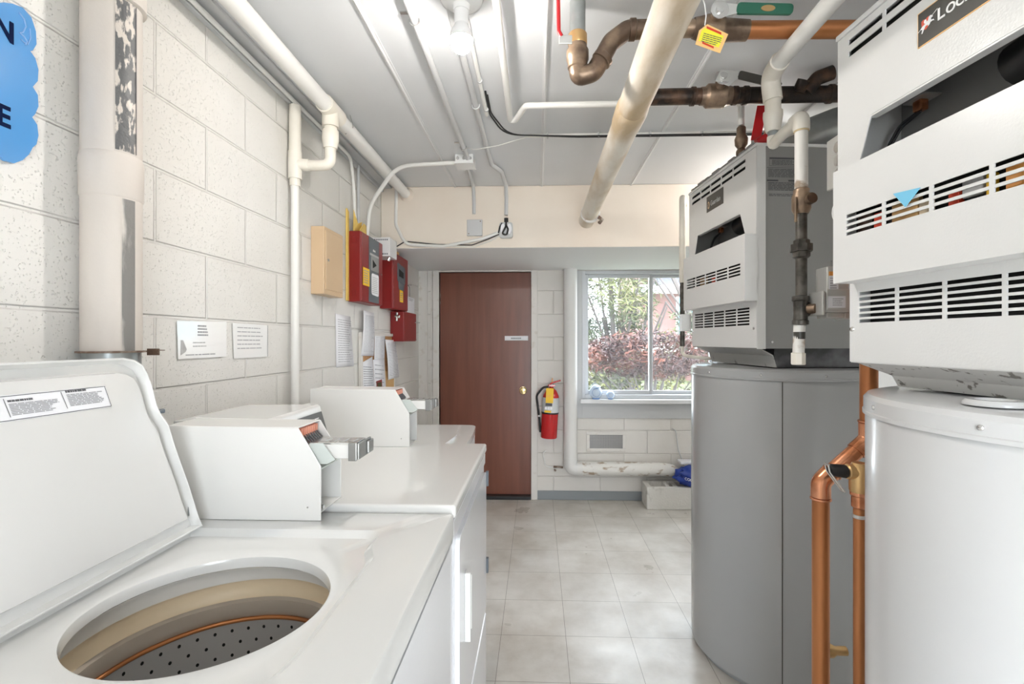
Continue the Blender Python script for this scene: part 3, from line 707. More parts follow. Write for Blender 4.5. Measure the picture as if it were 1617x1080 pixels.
    b = bmesh.new(); slotted(b, lambda u, v, w2: T(u, v, w2+.05), .072, .655, 1.555, 1.812, ms, .003)
    for q in ((.072, .075, 1.555, 1.812), (.652, .655, 1.555, 1.812), (.075, .652, 1.555, 1.558), (.075, .652, 1.809, 1.812)): bxT(b, *q, 0, .0472)
    obj('access_door', b, mtop, t)
    # components behind the door slots
    b = bmesh.new(); bxT(b, .09, .64, 1.64, 1.72, .004, .008); obj('door_slot_shade', b, M['slot_dark'], t)  # black sheet; shade behind the door slots is in its colour
    for k, (u0, u1, v0, v1, mm) in enumerate(((.11, .15, 1.66, 1.70, 'iron'), (.155, .175, 1.662, 1.695, 'red_ink'), (.20, .26, 1.66, 1.705, 'brass'), (.262, .285, 1.66, 1.69, 'tub_cream'), (.32, .34, 1.66, 1.69, 'red_ink'), (.345, .38, 1.67, 1.70, 'gray_ink'), (.385, .397, 1.66, 1.70, 'yellow'), (.415, .44, 1.665, 1.70, 'orange_label'), (.46, .5, 1.66, 1.69, 'gray_ink'), (.52, .54, 1.67, 1.70, 'red_ink'))):
        if plate == 'guard' and k not in (2, 4): continue
        obj('control_component', bxT(bmesh.new(), u0, u1, v0, v1, .010, .022), M[mm], t, bevel=.002)
    # lower front panel
    ls = []
    for k in range(5):
        u0 = .088 + k*.1035
        for j in range(6): ls.append((u0, u0+.096, 1.464+j*.0125, 1.464+j*.0125+.0075))
    b = bmesh.new(); slotted(b, lambda u, v, w2: T(u, v, w2), .060, U1, 1.374, 1.575, ls, .003)
    obj('lower_panel', b, mtop, t)
    for u in (.068, .63): obj('screw', lth([(.006, 0), (.005, .003), (0, .004)], T(u, 1.45, 0), out, 12), M['steel'], t, smooth=60)
    # wiring inside the window
    p = lambda u, v, w2: T(u, v, w2)
    b = bmesh.new(); tb(b, fillet([p(.068, 1.84, -.08), p(.055, 1.885, -.10), p(.075, 1.925, -.11), p(.115, 1.94, -.12)], .03), .003, 8)
    tb(b, fillet([p(.074, 1.84, -.08), p(.062, 1.88, -.10), p(.080, 1.918, -.11), p(.12, 1.937, -.12)], .03), .003, 8)
    obj('wire', b, M['black'], t, smooth=60)
    b = bmesh.new(); bxT(b, .108, .130, 1.938, 1.962, -.13, -.11); obj('sensor', b, M['copper2'], t, bevel=.003); obj('sensor_bracket', bxT(bmesh.new(), .095, .15, 1.962, 1.965, -.14, -.10), M['alu'], t)
    b = bmesh.new(); tb(b, [p(.33, 1.92, -.11), p(.56, 1.94, -.08)], .042, 20); obj('inner_pipe', b, M['black'], t, smooth=40)
    # nameplate
    v0, v1 = 2.006, 2.078
    rd = dU
    if plate == 'guard':
        pl = obj('nameplate', bxT(bmesh.new(), .226, .386, v0, v1, 0, .002), M['plate_dark'], t)
        lg = obj('emblem', prism(bmesh.new(), [T(.236 + .011*(1+math.cos(a)), 2.036 + .017*math.sin(a), .0022) for a in [2*PI*k/20 for k in range(20)]], out*.0006), M['beige'], pl)
        text('B', .026, T(.2395, 2.027, .0032), rd, (0, 0, 1), M['plate_dark'], pl)
        text('Guardian', .033, T(.268, 2.027, .0024), rd, (0, 0, 1), M['gray_ink'], pl, stretch=.78)
    else:
        pl = obj('nameplate', bxT(bmesh.new(), .240, .56, v0-.006, v1-.013, 0, .002), M['plate_dark'], t)
        b = bmesh.new(); bxT(b, .239, .561, v0-.0072, v0-.006, 0, .0022); bxT(b, .239, .561, v1-.013, v1-.0118, 0, .0022); bxT(b, .239, .240, v0-.0072, v1-.0118, 0, .0022); obj('border', b, M['orange_tag'], pl)
        EM = lambda u, v, w2: T(.241 + (u-.240)*.67, 2.0215 + (v-2.012)*.48, w2)
        # rider emblem: red shield with a white horseman
        sh = [(.250, 2.062), (.256, 2.066), (.262, 2.062), (.272, 2.066), (.277, 2.062), (.276, 2.040), (.270, 2.026), (.2635, 2.020), (.257, 2.026), (.251, 2.040)]
        obj('shield', prism(bmesh.new(), [EM(u, v, .0022) for u, v in sh], out*.0006), M['shield_red'], pl)
        hs = [(.246, 2.031), (.254, 2.040), (.262, 2.043), (.266, 2.048), (.272, 2.050), (.274, 2.060), (.279, 2.064), (.284, 2.060), (.287, 2.053), (.281, 2.051), (.281, 2.044), (.289, 2.040), (.291, 2.032), (.287, 2.036), (.279, 2.036), (.277, 2.030), (.272, 2.026), (.272, 2.033), (.264, 2.034), (.259, 2.024), (.254, 2.012), (.251, 2.013), (.254, 2.026), (.251, 2.030)]
        obj('horseman', prism(bmesh.new(), [EM(u, v, .0030) for u, v in hs], out*.0005), M['white_ink'], pl)
        b = bmesh.new(); prism(b, [EM(.263 + .004*math.cos(a), 2.053 + .008*math.sin(a), .0030) for a in [2*PI*k/12 for k in range(12)]], out*.0005)
        prism(b, [EM(*q, .0030) for q in ((.240, 2.027), (.300, 2.0705), (.301, 2.0695), (.2405, 2.0255))], out*.0005)
        obj('lance', b, M['white_ink'], pl)
        text('L', .031, T(.280, 2.026, .0026), rd, (0, 0, 1), M['white_ink'], pl, bold=.0005)
        text('OCHINVAR', .0235, T(.2975, 2.026, .0026), rd, (0, 0, 1), M['white_ink'], pl, bold=.0004, stretch=.95)
    return t, T, bxT, dU, out
M['skirt'] = mat('skirt_paint', (.42, .42, .41), .35, noise=(26, (.20, .19, .18), .30, (1, 1, 1), .08))
M['skirt_white'] = mat('spotted_skirt_paint', (.68, .67, .65), .4, noise=(48, (.22, .20, .18), .36, (1, 1, 1), .05))
h1, T1, bT1, dU1, out1 = water_heater((.780, 2.500), (.841, 1.850), -.012, (1.068, 2.175), (M['tank_gray'], M['heater'], M['heater_gray']),
    'tall gray commercial water heater standing nearer the window', 'guard')
sk_save = M['skirt']; M['skirt'] = M['skirt_white']
h2, T2, bT2, dU2, out2 = water_heater((.727, 1.202), (.795, .554), -.033, (1.018, .878), (M['tank_white'], M['heater'], M['heater']),
    'large white water heater in the right foreground', 'rider')
M['skirt'] = sk_save
# side-facing warning print of the gray heater
nS = dU1; uS = -out1
def S1(a, v, k=0): return T1(.650, v+.012, 0) + uS*a + nS*(.0008 + k)
b = bmesh.new()
def sbar(a0, a1, v0, v1): quad(b, [S1(a0, v0), S1(a1, v0), S1(a1, v1), S1(a0, v1)])
sbar(.05, .16, 2.088, 2.095); sbar(.04, .17, 2.055, 2.0565); sbar(.04, .085, 2.003, 2.009); sbar(.125, .17, 2.003, 2.009); sbar(.05, .0512, 2.062, 2.09); sbar(.1588, .16, 2.062, 2.09); sbar(.05, .16, 2.062, 2.0632)
wl = obj('warning_print', b, M['ink'], h1)
for a0, v0, w2, hh, rows, sd in ((.06, 2.066, .09, .02, 4, 2), (.045, 2.018, .12, .034, 7, 5), (.045, 1.967, .122, .033, 6, 8), (.048, 1.945, .12, .011, 2, 9)):
    prints(S1(a0, v0), uS, (0, 0, 1), w2, hh, rows, M['ink'], h1, fill=.5, seed=sd, name='warning_print', ragged=.1)
b = bmesh.new(); bT1(b, .6505, .652, 1.37, 2.15, -.035, -.0); obj('corner_flange', b, M['heater'], h1, bevel=.0005)
obj('screw', lth([(.006, 0), (.005, .003), (0, .004)], S1(.06, 1.385), nS, 12), M['steel'], h1, smooth=60)
# frayed gasket along the top edge of the gray heater
b = bmesh.new(); rnd = random.Random(4)
u = .06
while u < .6:
    l = rnd.uniform(.02, .07); bT1(b, u, u+l, 2.162, 2.162+rnd.uniform(.004, .012), -.012, .006); u += l + rnd.uniform(0, .02)
obj('gasket_strip', b, M['cavity'], h1)
# tank top plate ring of the white heater
cp_ = at(1572, 632, z=1.292)
obj('access_cap', lth([(.042, 0), (.042, .004), (.037, .009), (.026, .009), (.024, .002), (0, .002)], (cp_.x, cp_.y, 1.284), n=32), M['tank_white'], h2, smooth=40)
# folded light blue card caught in the slots
q = [at(1411, 306, P=(T2(0, 0, .053), out2)), at(1454, 296, P=(T2(0, 0, .053), out2)), at(1430, 327, P=(T2(0, 0, .053), out2))]
tag(obj('paper_card', prism(bmesh.new(), q, out2*.0012), M['cyan_card']), 'light blue folded card stuck in the white heater\'s slots', 'card')
# electrical box on the far side of the white heater
jb = thing('junction_box', 'steel junction box with round knockouts beside the white heater', 'electrical box', (.78, 1.215, 1.80))
o_ = Vector(at(1308, 250, y=1.30)); x0 = o_.x
obj('box_body', box(x0+.004, x0+.07, 1.212, 1.30, 1.795, 1.918), M['alu'], jb, bevel=.003)
obj('box_cover', box(x0-.002, x0+.006, 1.208, 1.305, 1.790, 1.924), M['alu'], jb, bevel=.003)
for z in (1.822, 1.857, 1.892): obj('knockout', cyl((x0-.002, 1.258, z), (x0-.0035, 1.258, z), .014, 24), M['steel'], jb)

# ================================================================== PIPES ON THE WALLS AND CEILING
def pipe(name, label, pts, r, m, fil=.0, cat='pipe', group=None, n=16):
    return tag(obj(name, tube(pts, r, n, fil), m, smooth=50), label, cat, group)
def collar(p, ax, r, l, m, parent, name='coupling'):
    ax = Vector(ax).normalized(); p = Vector(p)
    return obj(name, lth([(r*.9, -l/2), (r, -l/2+.002), (r, l/2-.002), (r*.9, l/2)], p, ax, 24), m, parent, smooth=40)
# big wrapped pipe on the left wall
t = thing('wrapped_pipe', 'large canvas-wrapped pipe running up the block wall, torn to foil', 'pipe', (-.988, 1.07, 1.2))
px_, py_ = -.988, 1.07
obj('pipe_body', cyl((px_, py_, 1.365), (px_, py_, ZC), .056, 48), M['wrap2'], t, smooth=50)
obj('collar', lth([(.056, 1.715), (.0585, 1.720), (.059, 1.80), (.0575, 1.812), (.056, 1.815)], (px_, py_, 0), n=48), M['wrap2'], t, smooth=50)
obj('upper_collar', lth([(.056, 2.165), (.064, 2.168), (.064, 2.4), (.056, 2.41)], (px_, py_, 0), n=48), M['wrap2'], t, smooth=50)
obj('torn_strip', lathe(bmesh.new(), [(.0568, 1.82), (.0572, 1.9), (.0568, 2.0), (.0572, 2.163)], (px_, py_, 0), n=16, a0=math.radians(-42), a1=math.radians(2)), M['foil'], t, smooth=60)['label'] = 'crumpled gray foil showing through a torn wrap'
obj('torn_strip', lathe(bmesh.new(), [(.0566, 1.366), (.0570, 1.5), (.0568, 1.712)], (px_, py_, 0), n=16, a0=math.radians(-30), a1=math.radians(-2)), M['foil2'], t, smooth=60)
obj('seam_line', lathe(bmesh.new(), [(.058, 1.82), (.058, 2.163)], (px_, py_, 0), n=2, a0=math.radians(-1), a1=math.radians(1)), M['ink'], t)
obj('bare_pipe', cyl((px_, py_, .2), (px_, py_, 1.364), .054, 40), M['galv'], t, smooth=50)
obj('band_clamp', lth([(.056, 1.362), (.064, 1.3625), (.064, 1.3665), (.056, 1.367)], (px_, py_, 0), n=40), M['rust'], t, smooth=40)
b = bmesh.new(); bx(b, px_+.045, px_+.075, py_+.045, py_+.048, 1.355, 1.371); bx(b, px_+.055, px_+.085, py_+.05, py_+.052, 1.366, 1.368); obj('clamp_ear', b, M['rust'], t, bevel=.0005)
# blue scalloped sign
def scallop():
    pts = []
    cpx = [(-60, 150), (-60, 8), (0, 4), (14, 6), (30, 12), (44, 28), (51, 50), (52, 70), (46, 80), (42, 81), (50, 92), (55, 110), (54, 128), (46, 137), (54, 150), (55, 168), (50, 180), (45, 185), (53, 197), (55, 214), (52, 228), (46, 233), (40, 244), (30, 253), (16, 258), (4, 254), (-8, 246), (-60, 240)]
    return [at(a, b_, x=XL+.001) for a, b_ in cpx]
sg = thing('wall_sign', 'blue scalloped plastic sign with navy letters at the left edge', 'sign', tuple(at(20, 130, x=XL)))
obj('sign_board', prism(bmesh.new(), scallop(), (.008, 0, 0)), M['blue_sign'], sg)
for ch, px2, py2, sz in (('N', -11, 51, .058), ('E', -5, 194, .058)):
    o2 = at(px2, py2, x=XL+.010)
    text(ch, sz, (XL+.0095, o2.y, o2.z), (0, 1, 0), (0, 0, 1), M['navy'], sg, bold=.0015, stretch=.85)
b = bmesh.new(); tb(b, [at(a, b_, x=XL+.0095) for a, b_ in ((30, 20), (38, 30), (41, 42), (36, 51), (31, 52), (38, 58), (43, 66), (40, 71))], .0016, 6)
tb(b, [at(a, b_, x=XL+.0095) for a, b_ in ((33, 62), (38, 67), (44, 70), (48, 60), (47, 45))], .0012, 6)
obj('swirl', b, M['sign_swirl'], sg, smooth=60)

# thick white drain pipe along the left ceiling corner
XP, ZP = -.875, 2.367
t = thing('drain_pipe', 'thick white drain pipe along the left edge of the ceiling', 'pipe', (XP, 2, ZP))
obj('pipe_body', cyl((XP, -.6, ZP), (XP, BY+.0, ZP), .031, 28), M['pvc_white'], t, smooth=50)
ty = 1.98
obj('tee_fitting', tube([(XP, ty-.06, ZP), (XP, ty+.08, ZP)], .037, 28), M['pvc'], t, smooth=50)
b = bmesh.new(); tb(b, [(XP, ty, ZP), (XP, ty, ZP-.075)], .034, 24); tb(b, [(XP, ty, ZP-.075), (XP, ty, ZP-.095)], .026, 24)
tb(b, [(XP, ty, ZP-.09), (XP, ty, ZP-.13), (XP, ty, ZP-.165)], [.033, .034, .027], 24)
obj('reducer', b, M['pvc'], t, smooth=40)
VX, VY = -1.02, 1.965
obj('elbow', tube([(XP, ty, ZP-.16), (XP, ty, ZP-.235), (VX+.02, ty, ZP-.235)], .022, 24, .035), M['pvc'], t, smooth=50)
obj('pipe_hanger', tube([(XP-.034, ty+.16, ZP), (XP, ty+.16, ZP-.033), (XP+.034, ty+.16, ZP), (XP+.02, ty+.16, ZC)], .0025, 6), M['steel'], t)
obj('end_patch', lth([(.031, -.03), (.048, 0)], (XP, BY-.001, ZP), (0, 1, 0), 24), M['cream_wall'], t, smooth=40)
t = thing('vent_pipe', 'cream vertical pipe with a tee fixed to the left block wall', 'pipe', (VX, VY, 0))
obj('pipe_body', tube([(VX, VY, .2), (VX, VY, 2.11)], .0165, 20), M['pvc_white'], t, smooth=50)
obj('upper_pipe', tube([(VX, VY, 2.11), (VX, VY, 2.378)], .0235, 20), M['pvc'], t, smooth=50)
b = bmesh.new(); tb(b, [(VX, VY, 2.07), (VX, VY, 2.185)], .027, 20); tb(b, [(VX, VY, 2.132), (VX+.055, VY+.01, 2.132)], .024, 20); tb(b, [(VX, VY, 2.04), (VX, VY, 2.07)], .021, 20)
obj('tee_fitting', b, M['pvc'], t, smooth=40)
# small conduits on the left wall by the corner
pipe('conduit', 'thin conduit bending down the left wall beside the tan cabinet', [(XL+.035, 1.15, ZC-.03), (XL+.035, 2.55, ZC-.03), (XL+.02, 2.63, ZC-.16), (XL+.02, 2.66, 1.98)], .0085, M['pvc_white'], .08, 'conduit')
pipe('conduit', 'thin conduit dropping down the left wall behind the envelopes', [(XL+.02, 2.70, ZC-.02), (XL+.02, 2.70, 2.0)], .0085, M['conduit'], 0, 'conduit')
# ceiling conduits
t = thing('conduit', 'gray ceiling conduit ending at the small square junction box', 'conduit', (-.385, 2.0, ZC))
obj('pipe_body', tube([(-.385, -.5, ZC-.026), (-.385, 2.60, ZC-.026)], .0125, 16), M['conduit'], t, smooth=50)
b = bmesh.new()
for y in (1.475, 2.45): tb(b, [(-.385-.016*math.cos(a), y, ZC-.026-.016*math.sin(a)) for a in [PI*k/8 for k in range(-1, 10)]], .0025, 6); bx(b, -.43, -.40, y-.006, y+.006, ZC-.004, ZC)
obj('strap', b, M['steel'], t)
t = thing('junction_box', 'small square steel junction box on the ceiling', 'electrical box', (-.40, 2.66, ZC))
b = bmesh.new(); bx(b, -.455, -.355, 2.605, 2.705, ZC-.048, ZC); obj('box_body', b, M['porcelain'], t, bevel=.003)
obj('box_cover', box(-.458, -.352, 2.602, 2.708, ZC-.052, ZC-.048), M['porcelain'], t, bevel=.001)
for x in (-.44, -.405, -.37): obj('knockout', cyl((x, 2.6045, ZC-.024), (x, 2.603, ZC-.024), .009, 16), M['steel'], t)
pipe('conduit', 'pale conduit curving from the ceiling box down to the red panel', [(-.455, 2.66, ZC-.028), (-.80, 2.68, ZC-.034), (-.988, 2.765, 2.19), (-1.005, 2.77, 2.0)], .0115, M['pvc_white'], .2, 'conduit')
pipe('conduit', 'gray conduit dropping from the ceiling to the square cover plate', [(-.405, 2.705, ZC-.028), (-.415, BY-.09, ZC-.028), (-.42, BY-.015, ZC-.1), (-.42, BY-.015, 2.23)], .0115, M['conduit'], .06, 'conduit')
pipe('conduit', 'gray conduit with a jog ending above the double outlet', [(-.265, -.5, ZC-.02), (-.265, 2.55, ZC-.02), (-.262, 2.72, ZC-.02), (-.215, 2.83, ZC-.02), (-.205, BY-.07, ZC-.02), (-.205, BY-.015, ZC-.09), (-.207, BY-.015, 2.22)], .0125, M['conduit'], .05, 'conduit')
tag(obj('pipe_strap', tube([(-.265-.016*math.cos(a), 2.03, ZC-.02-.016*math.sin(a)) for a in [PI*k/8 for k in range(-1, 10)]], .003, 6), M['conduit']), 'small strap holding the gray ceiling conduit past the bulb', 'strap')
# cable bundle
t = thing('cable_bundle', 'black and white cables strapped along the ceiling and turning right', 'cables', (-.22, 2.1, ZC))
b = bmesh.new()
tb(b, fillet([(-.214, 1.95, ZC-.003), (-.214, 2.14, ZC-.010), (-.16, 2.30, ZC-.03), (.2, 2.34, ZC-.03), (1.75, 2.34, ZC-.034)], .12), .0038, 8)
tb(b, fillet([(-.209, 1.98, ZC-.003), (-.209, 2.12, ZC-.010), (-.14, 2.27, ZC-.045), (.2, 2.315, ZC-.036), (1.75, 2.325, ZC-.032)], .12), .0035, 8)
obj('black_cable', b, M['black'], t, smooth=60)
b = bmesh.new(); tb(b, fillet([(-.225, 1.5, ZC-.012), (-.228, 2.13, ZC-.014)], .1), .0085, 10)
tb(b, fillet([(-.05, 2.36, ZC-.012), (1.75, 2.36, ZC-.012)], .1), .0085, 10)
tb(b, fillet([(-.385, 2.5, ZC-.01), (-.32, 2.44, ZC-.045), (-.2, 2.40, ZC-.042), (-.03, 2.34, ZC-.02)], .05), .002, 6)
obj('white_cable', b, M['pvc_white'], t, smooth=60)
b = bmesh.new()
for y in (1.6, 1.85, 2.08): tb(b, [(-.225, y-.004, ZC-.014), (-.225, y+.004, ZC-.014)], .0105, 10)
for x in (.05, .3, .55, .8): tb(b, [(x-.004, 2.345, ZC-.02), (x+.004, 2.345, ZC-.02)], .015, 10)
obj('cable_tie', b, M['conduit'], t)
# white pipe along ceiling then across
pipe('water_pipe', 'slim white pipe running along the ceiling, then across behind the wrapped pipe', [(-.115, -.4, ZC-.04), (-.122, 2.13, ZC-.04), (-.10, 2.12, ZC-.045), (-.05, 1.99, ZC-.045), (.815, 1.985, ZC-.045), (.838, 1.985, ZC-.06), (.838, 1.985, 2.275)], .0125, M['pvc_white'], .02)
t = thing('shutoff_valve', 'tarnished bronze valve with a red lever on top of the gray heater', 'valve', (.838, 1.985, 2.15))
obj('valve_body', lth([(.014, .0), (.02, .005), (.02, .02), (.014, .03), (.024, .045), (.026, .07), (.018, .09), (.018, .115), (.014, .12)], (.838, 1.985, 2.150), n=16), M['bronze'], t, smooth=35)
lv = [(.862, 1.95, 2.20), (.90, 1.95, 2.20), (.928, 1.95, 2.34), (.888, 1.95, 2.34)]
obj('lever', prism(bmesh.new(), lv, (0, .004, 0)), M['red_handle'], t, bevel=.001)
obj('lever_shank', box(.862, .898, 1.95, 1.953, 2.155, 2.20), M['alu'], t, bevel=.002)
# big sloping wrapped pipe across the ceiling
t = thing('wrapped_pipe', 'thick cream wrapped pipe with patches hanging along the middle of the ceiling', 'pipe', (.325, 2, 2.18))
XG, ZG = .325, 2.185
obj('pipe_body', tube([(XG, -.6, ZG), (XG, 1.62, ZG), (XG, 2.2, ZG), (XG, 3.1, ZG-.002), (XG, BY+.3, ZG-.002)], .051, 40), M['wrap'], t, smooth=50)
obj('wrap_joint', lth([(.051, 0), (.055, .01), (.056, .03), (.054, .12), (.0515, .15)], (XG, 1.62, ZG), (0, 1, 0), 40), M['wrap'], t, smooth=50)
obj('clamp', lth([(.052, 0), (.060, .005), (.060, .03), (.052, .035)], (XG+.004, 2.95, ZG-.002), (0, 1, 0), 24), M['wrap_dirty'], t, smooth=40)
b = bmesh.new(); tb(b, [(XG+.05, 2.95, ZG-.03), (XG+.075, 2.96, ZG-.045), (XG+.06, 2.98, ZG-.06)], .012, 10); obj('clamp_bolt', b, M['rust'], t, smooth=50)
# bronze assembly at the top
YF = 1.45; ZF = 2.332
t = thing('valve_assembly', 'tarnished bronze pipe run with two lever valves near the ceiling', 'pipe', (.17, YF, 2.3))
XA = at(912, 60, y=YF).x
obj('riser', cyl((XA, YF, ZC-.135), (XA, YF, ZC), .024, 24), M['galv'], t, smooth=50)
b = bmesh.new(); lathe(b, [(.026, .0), (.03, .004), (.03, .02), (.034, .03), (.034, .055), (.028, .065), (.028, .08)], (XA, YF, 2.215), n=24)
vb = obj('valve_body', b, M['bronze'], t, smooth=35)
b = bmesh.new(); lathe(b, [(.026, 0), (.029, .004), (.029, .034), (.026, .038)], (XA, YF, 2.285), n=24); obj('union', b, M['brass'], t, smooth=40)
obj('elbow', tube([(XA, YF, 2.225), (XA+.002, YF, 2.192), (XA+.05, YF, 2.205), (XA+.10, YF, 2.295), (XA+.15, YF, ZF), (XA+.21, YF, ZF)], .027, 24, .035), M['bronze'], t, smooth=50)
obj('cross_pipe', cyl((XA+.2, YF, ZF), (.52, YF, ZF), .025, 24), M['bronze'], t, smooth=50)
for x in (XA+.165, XA+.075): collar((x, YF, ZF if x > XA+.1 else 2.245), (1, 0, 0 if x > XA+.1 else 1.4), .031, .02, M['bronze'], t)
obj('copper_run', cyl((.60, YF, ZF-.008), (XR, YF, ZF-.03), .0245, 28), M['copper'], t, smooth=50)
b = bmesh.new(); tb(b, [(.47, YF, ZF-.0), (.49, YF, ZF-.0), (.50, YF, ZF-.005), (.545, YF, ZF-.008), (.56, YF, ZF-.008), (.63, YF, ZF-.01)], [.028, .034, .042, .042, .033, .029], 20)
tb(b, [(.525, YF, ZF), (.525, YF-.055, ZF+.01)], .018, 14)
obj('valve_body', b, M['bronze'], t, smooth=35)
ho = Vector((.525, YF-.06, ZF+.012))
b = bmesh.new(); lathe(b, [(.026, 0), (.026, .004), (.012, .005), (.012, .012), (0, .013)], ho, (0, -1, 0), 20); obj('stem_nut', b, M['steel'], t, smooth=40)
obj('lever', prism(bmesh.new(), [(ho.x + u2, ho.y-.006, ho.z + v2) for u2, v2 in round_poly([(.045, -.014), (.205, -.020), (.208, .010), (.050, .018)], .012, 5)], (0, .008, 0)), M['green_handle'], t, bevel=.002)['label'] = 'dark green lever'
b = bmesh.new(); prism(b, [(ho.x + u2, ho.y-.0075, ho.z + v2) for u2, v2 in [(.135 + .020*math.cos(2*PI*k/24), -.002 + .009*math.sin(2*PI*k/24)) for k in range(24)]], (0, .0012, 0)); obj('lever_mark', b, M['brass'], t)
obj('lever_shank', prism(bmesh.new(), [(ho.x + u2, ho.y-.004, ho.z + v2) for u2, v2 in ((-.02, -.008), (.0, -.024), (.05, -.012), (.05, .014), (0, .02))], (0, .004, 0)), M['alu'], t, bevel=.001)
xr = XA - .055
b = bmesh.new(); tb(b, fillet([(xr+.004, YF-.05, 2.285), (xr-.004, YF-.05, 2.30), (xr-.006, YF-.05, 2.405)], .008), .006, 10); obj('lever', b, M['red_handle'], t, smooth=50)['label'] = 'thin red lever'
obj('lever_shank', box(xr-.004, XA-.02, YF-.052, YF-.046, 2.262, 2.288), M['alu'], t, bevel=.002)
# warning tag hanging from it
TY = YF-.085
tagp = lambda px, py, d2=0: at(px, py, y=TY-d2)
t = thing('warning_tag', 'yellow and orange warning tag tied to the ceiling valve', 'tag', tuple(tagp(1123, 60)))
obj('card', prism(bmesh.new(), [tagp(*q) for q in ((1117, 38), (1150, 54), (1137, 84), (1098, 70), (1104, 48))], (0, .001, 0)), M['orange_tag'], t)
obj('label_panel', prism(bmesh.new(), [tagp(*q, .0008) for q in ((1114, 44), (1143, 57), (1135, 75), (1103, 64), (1108, 48))], (0, .0004, 0)), M['yellow_lemon'], t)
b = bmesh.new()
for (a1, a2), (c1_, c2_), w2 in (((1116, 43), (1139, 53), 1.9), ((1109, 67), (1127, 75), 1.6)):
    prism(b, [tagp(a1, a2-w2, .0012), tagp(c1_, c2_-w2, .0012), tagp(c1_, c2_+w2, .0012), tagp(a1, a2+w2, .0012)], (0, .0003, 0))
obj('red_print', b, M['red_ink'], t)
o2 = tagp(1107, 66, .0013); ux = (tagp(1135, 74, .0013)-o2).normalized(); uz = Vector((-ux.z, 0, ux.x))
prints(o2, ux, uz, .056, .028, 5, M['ink'], t, fill=.4, seed=3)
obj('tie', tube(fillet([tagp(1113, 40), tagp(1115, 25), tagp(1113, 8), tagp(1107, -10)], .02), .0015, 6), M['white_ink'], t)
# rusty iron run
t = thing('iron_pipe', 'dark rusty iron pipe run with a dark lever valve above the gray heater', 'pipe', (.9, 1.8, 2.32))
YI, ZI = 1.86, 2.335
obj('pipe_body', tube([(.43, YI, ZI), (1.26, YI, ZI), (1.26, YI, ZC)], .030, 24, .05), M['iron'], t, smooth=50)
for x in (.60, .76, .80, 1.12): collar((x, YI, ZI), (1, 0, 0), .0345, .018, M['iron'], t)
b = bmesh.new(); tb(b, [(.63, YI, ZI), (.645, YI, ZI), (.655, YI, ZI), (.72, YI, ZI), (.73, YI, ZI), (.745, YI, ZI)], [.033, .034, .044, .044, .036, .034], 16)
tb(b, [(.69, YI, ZI+.0), (.69, YI-.06, ZI+.035)], .02, 14); obj('valve_body', b, M['bronze'], t, smooth=35)
b = bmesh.new(); lathe(b, [(.03, 0), (.03, .005), (.014, .006), (.014, .016), (0, .017)], (.69, YI-.062, ZI+.035), (0, -1, .3), 20); obj('stem_nut', b, M['steel'], t, smooth=40)
hp = Vector((.69, YI-.075, ZI+.04))
obj('lever', prism(bmesh.new(), [hp + Vector((u2, 0, v2)) for u2, v2 in round_poly([(.05, -.012), (.20, -.052), (.215, -.036), (.19, -.018), (.06, .016)], .008, 4)], (0, .008, 0)), M['plate_dark'], t, bevel=.002)['label'] = 'blackened green lever'
obj('lever_shank', prism(bmesh.new(), [hp + Vector((u2, .002, v2)) for u2, v2 in ((-.03, -.02), (.02, -.04), (.055, -.012), (.055, .014), (-.01, .02))], (0, .004, 0)), M['alu'], t, bevel=.001)
b = bmesh.new(); tb(b, fillet([(1.02, YI-.02, ZI), (1.05, YI-.04, ZI+.04), (1.10, YI-.05, ZI+.055)], .02), .026, 16); tb(b, [(.99, YI-.02, ZI), (1.0, YI-.04, ZI+.035)], .022, 14)
obj('elbow', b, M['iron'], t, smooth=50)
# copper drop behind the PVC pipe
pipe('copper_pipe', 'short copper pipe dropping behind the red lever to the gray heater', [(.945, 1.98, 2.150), (.945, 1.98, ZC)], .015, M['copper'])
t = thing('pipe_stub', 'red-handled short pipe stub lying on the gray heater top', 'valve', (.95, 1.9, 2.16))
obj('knob_handle', tube([(.86, 1.90, 2.170), (.895, 1.90, 2.185), (.92, 1.90, 2.205)], [.014, .018, .010], 12), M['red_handle'], t, smooth=50)
obj('stub', cyl((.925, 1.9, 2.178), (1.0, 1.90, 2.215), .017, 16), M['pvc'], t, smooth=50)
# galvanized flue duct
t = thing('flue_duct', 'large round galvanized duct leaving the top of the gray heater', 'duct', (1.15, 2.2, 2.15))
obj('duct_body', tube(fillet([(1.16, 2.22, 2.152), (1.16, 2.22, 2.27), (1.30, 2.12, 2.30), (1.55, 1.92, 2.305)], .06), .1, 40), M['galv'], t, smooth=50)
obj('seam', lth([(.1, 0), (.103, .004), (.103, .012), (.1, .016)], (1.33, 2.098, 2.300), (.35, -.32, .005), 40), M['galv'], t, smooth=40)
# PVC gas line
GX, GY, GZ = .782, 1.607, 2.262          # foot of the ceiling run
t = thing('gas_pipe', 'cream pipe from the ceiling feeding the valve beside the white heater', 'pipe', (GX, 1.43, 1.3))
obj('ceiling_run', tube([(GX-.022, -.3, GZ+.005), (GX-.022, GY-.07, GZ+.005)], .0245, 24), M['pvc_white'], t, smooth=50)
obj('elbow', tube([(GX-.022, GY-.09, GZ+.005), (GX-.01, GY, GZ+.005), (GX, GY, GZ-.075)], .0295, 24, .04), M['pvc'], t, smooth=50)
obj('drop', cyl((GX, GY, GZ-.06), (GX, GY, GZ-.155), .0247, 24), M['pvc'], t, smooth=50)
obj('reducer', tube([(GX, GY, GZ-.112), (GX, GY, GZ-.126), (GX, GY, GZ-.17), (GX, GY, GZ-.178)], [.0295, .0305, .024, .021], 24), M['pvc'], t, smooth=40)
obj('bare_joint', cyl((GX, GY, GZ-.176), (GX, GY, GZ-.198), .0157, 20), M['galv'], t, smooth=40)
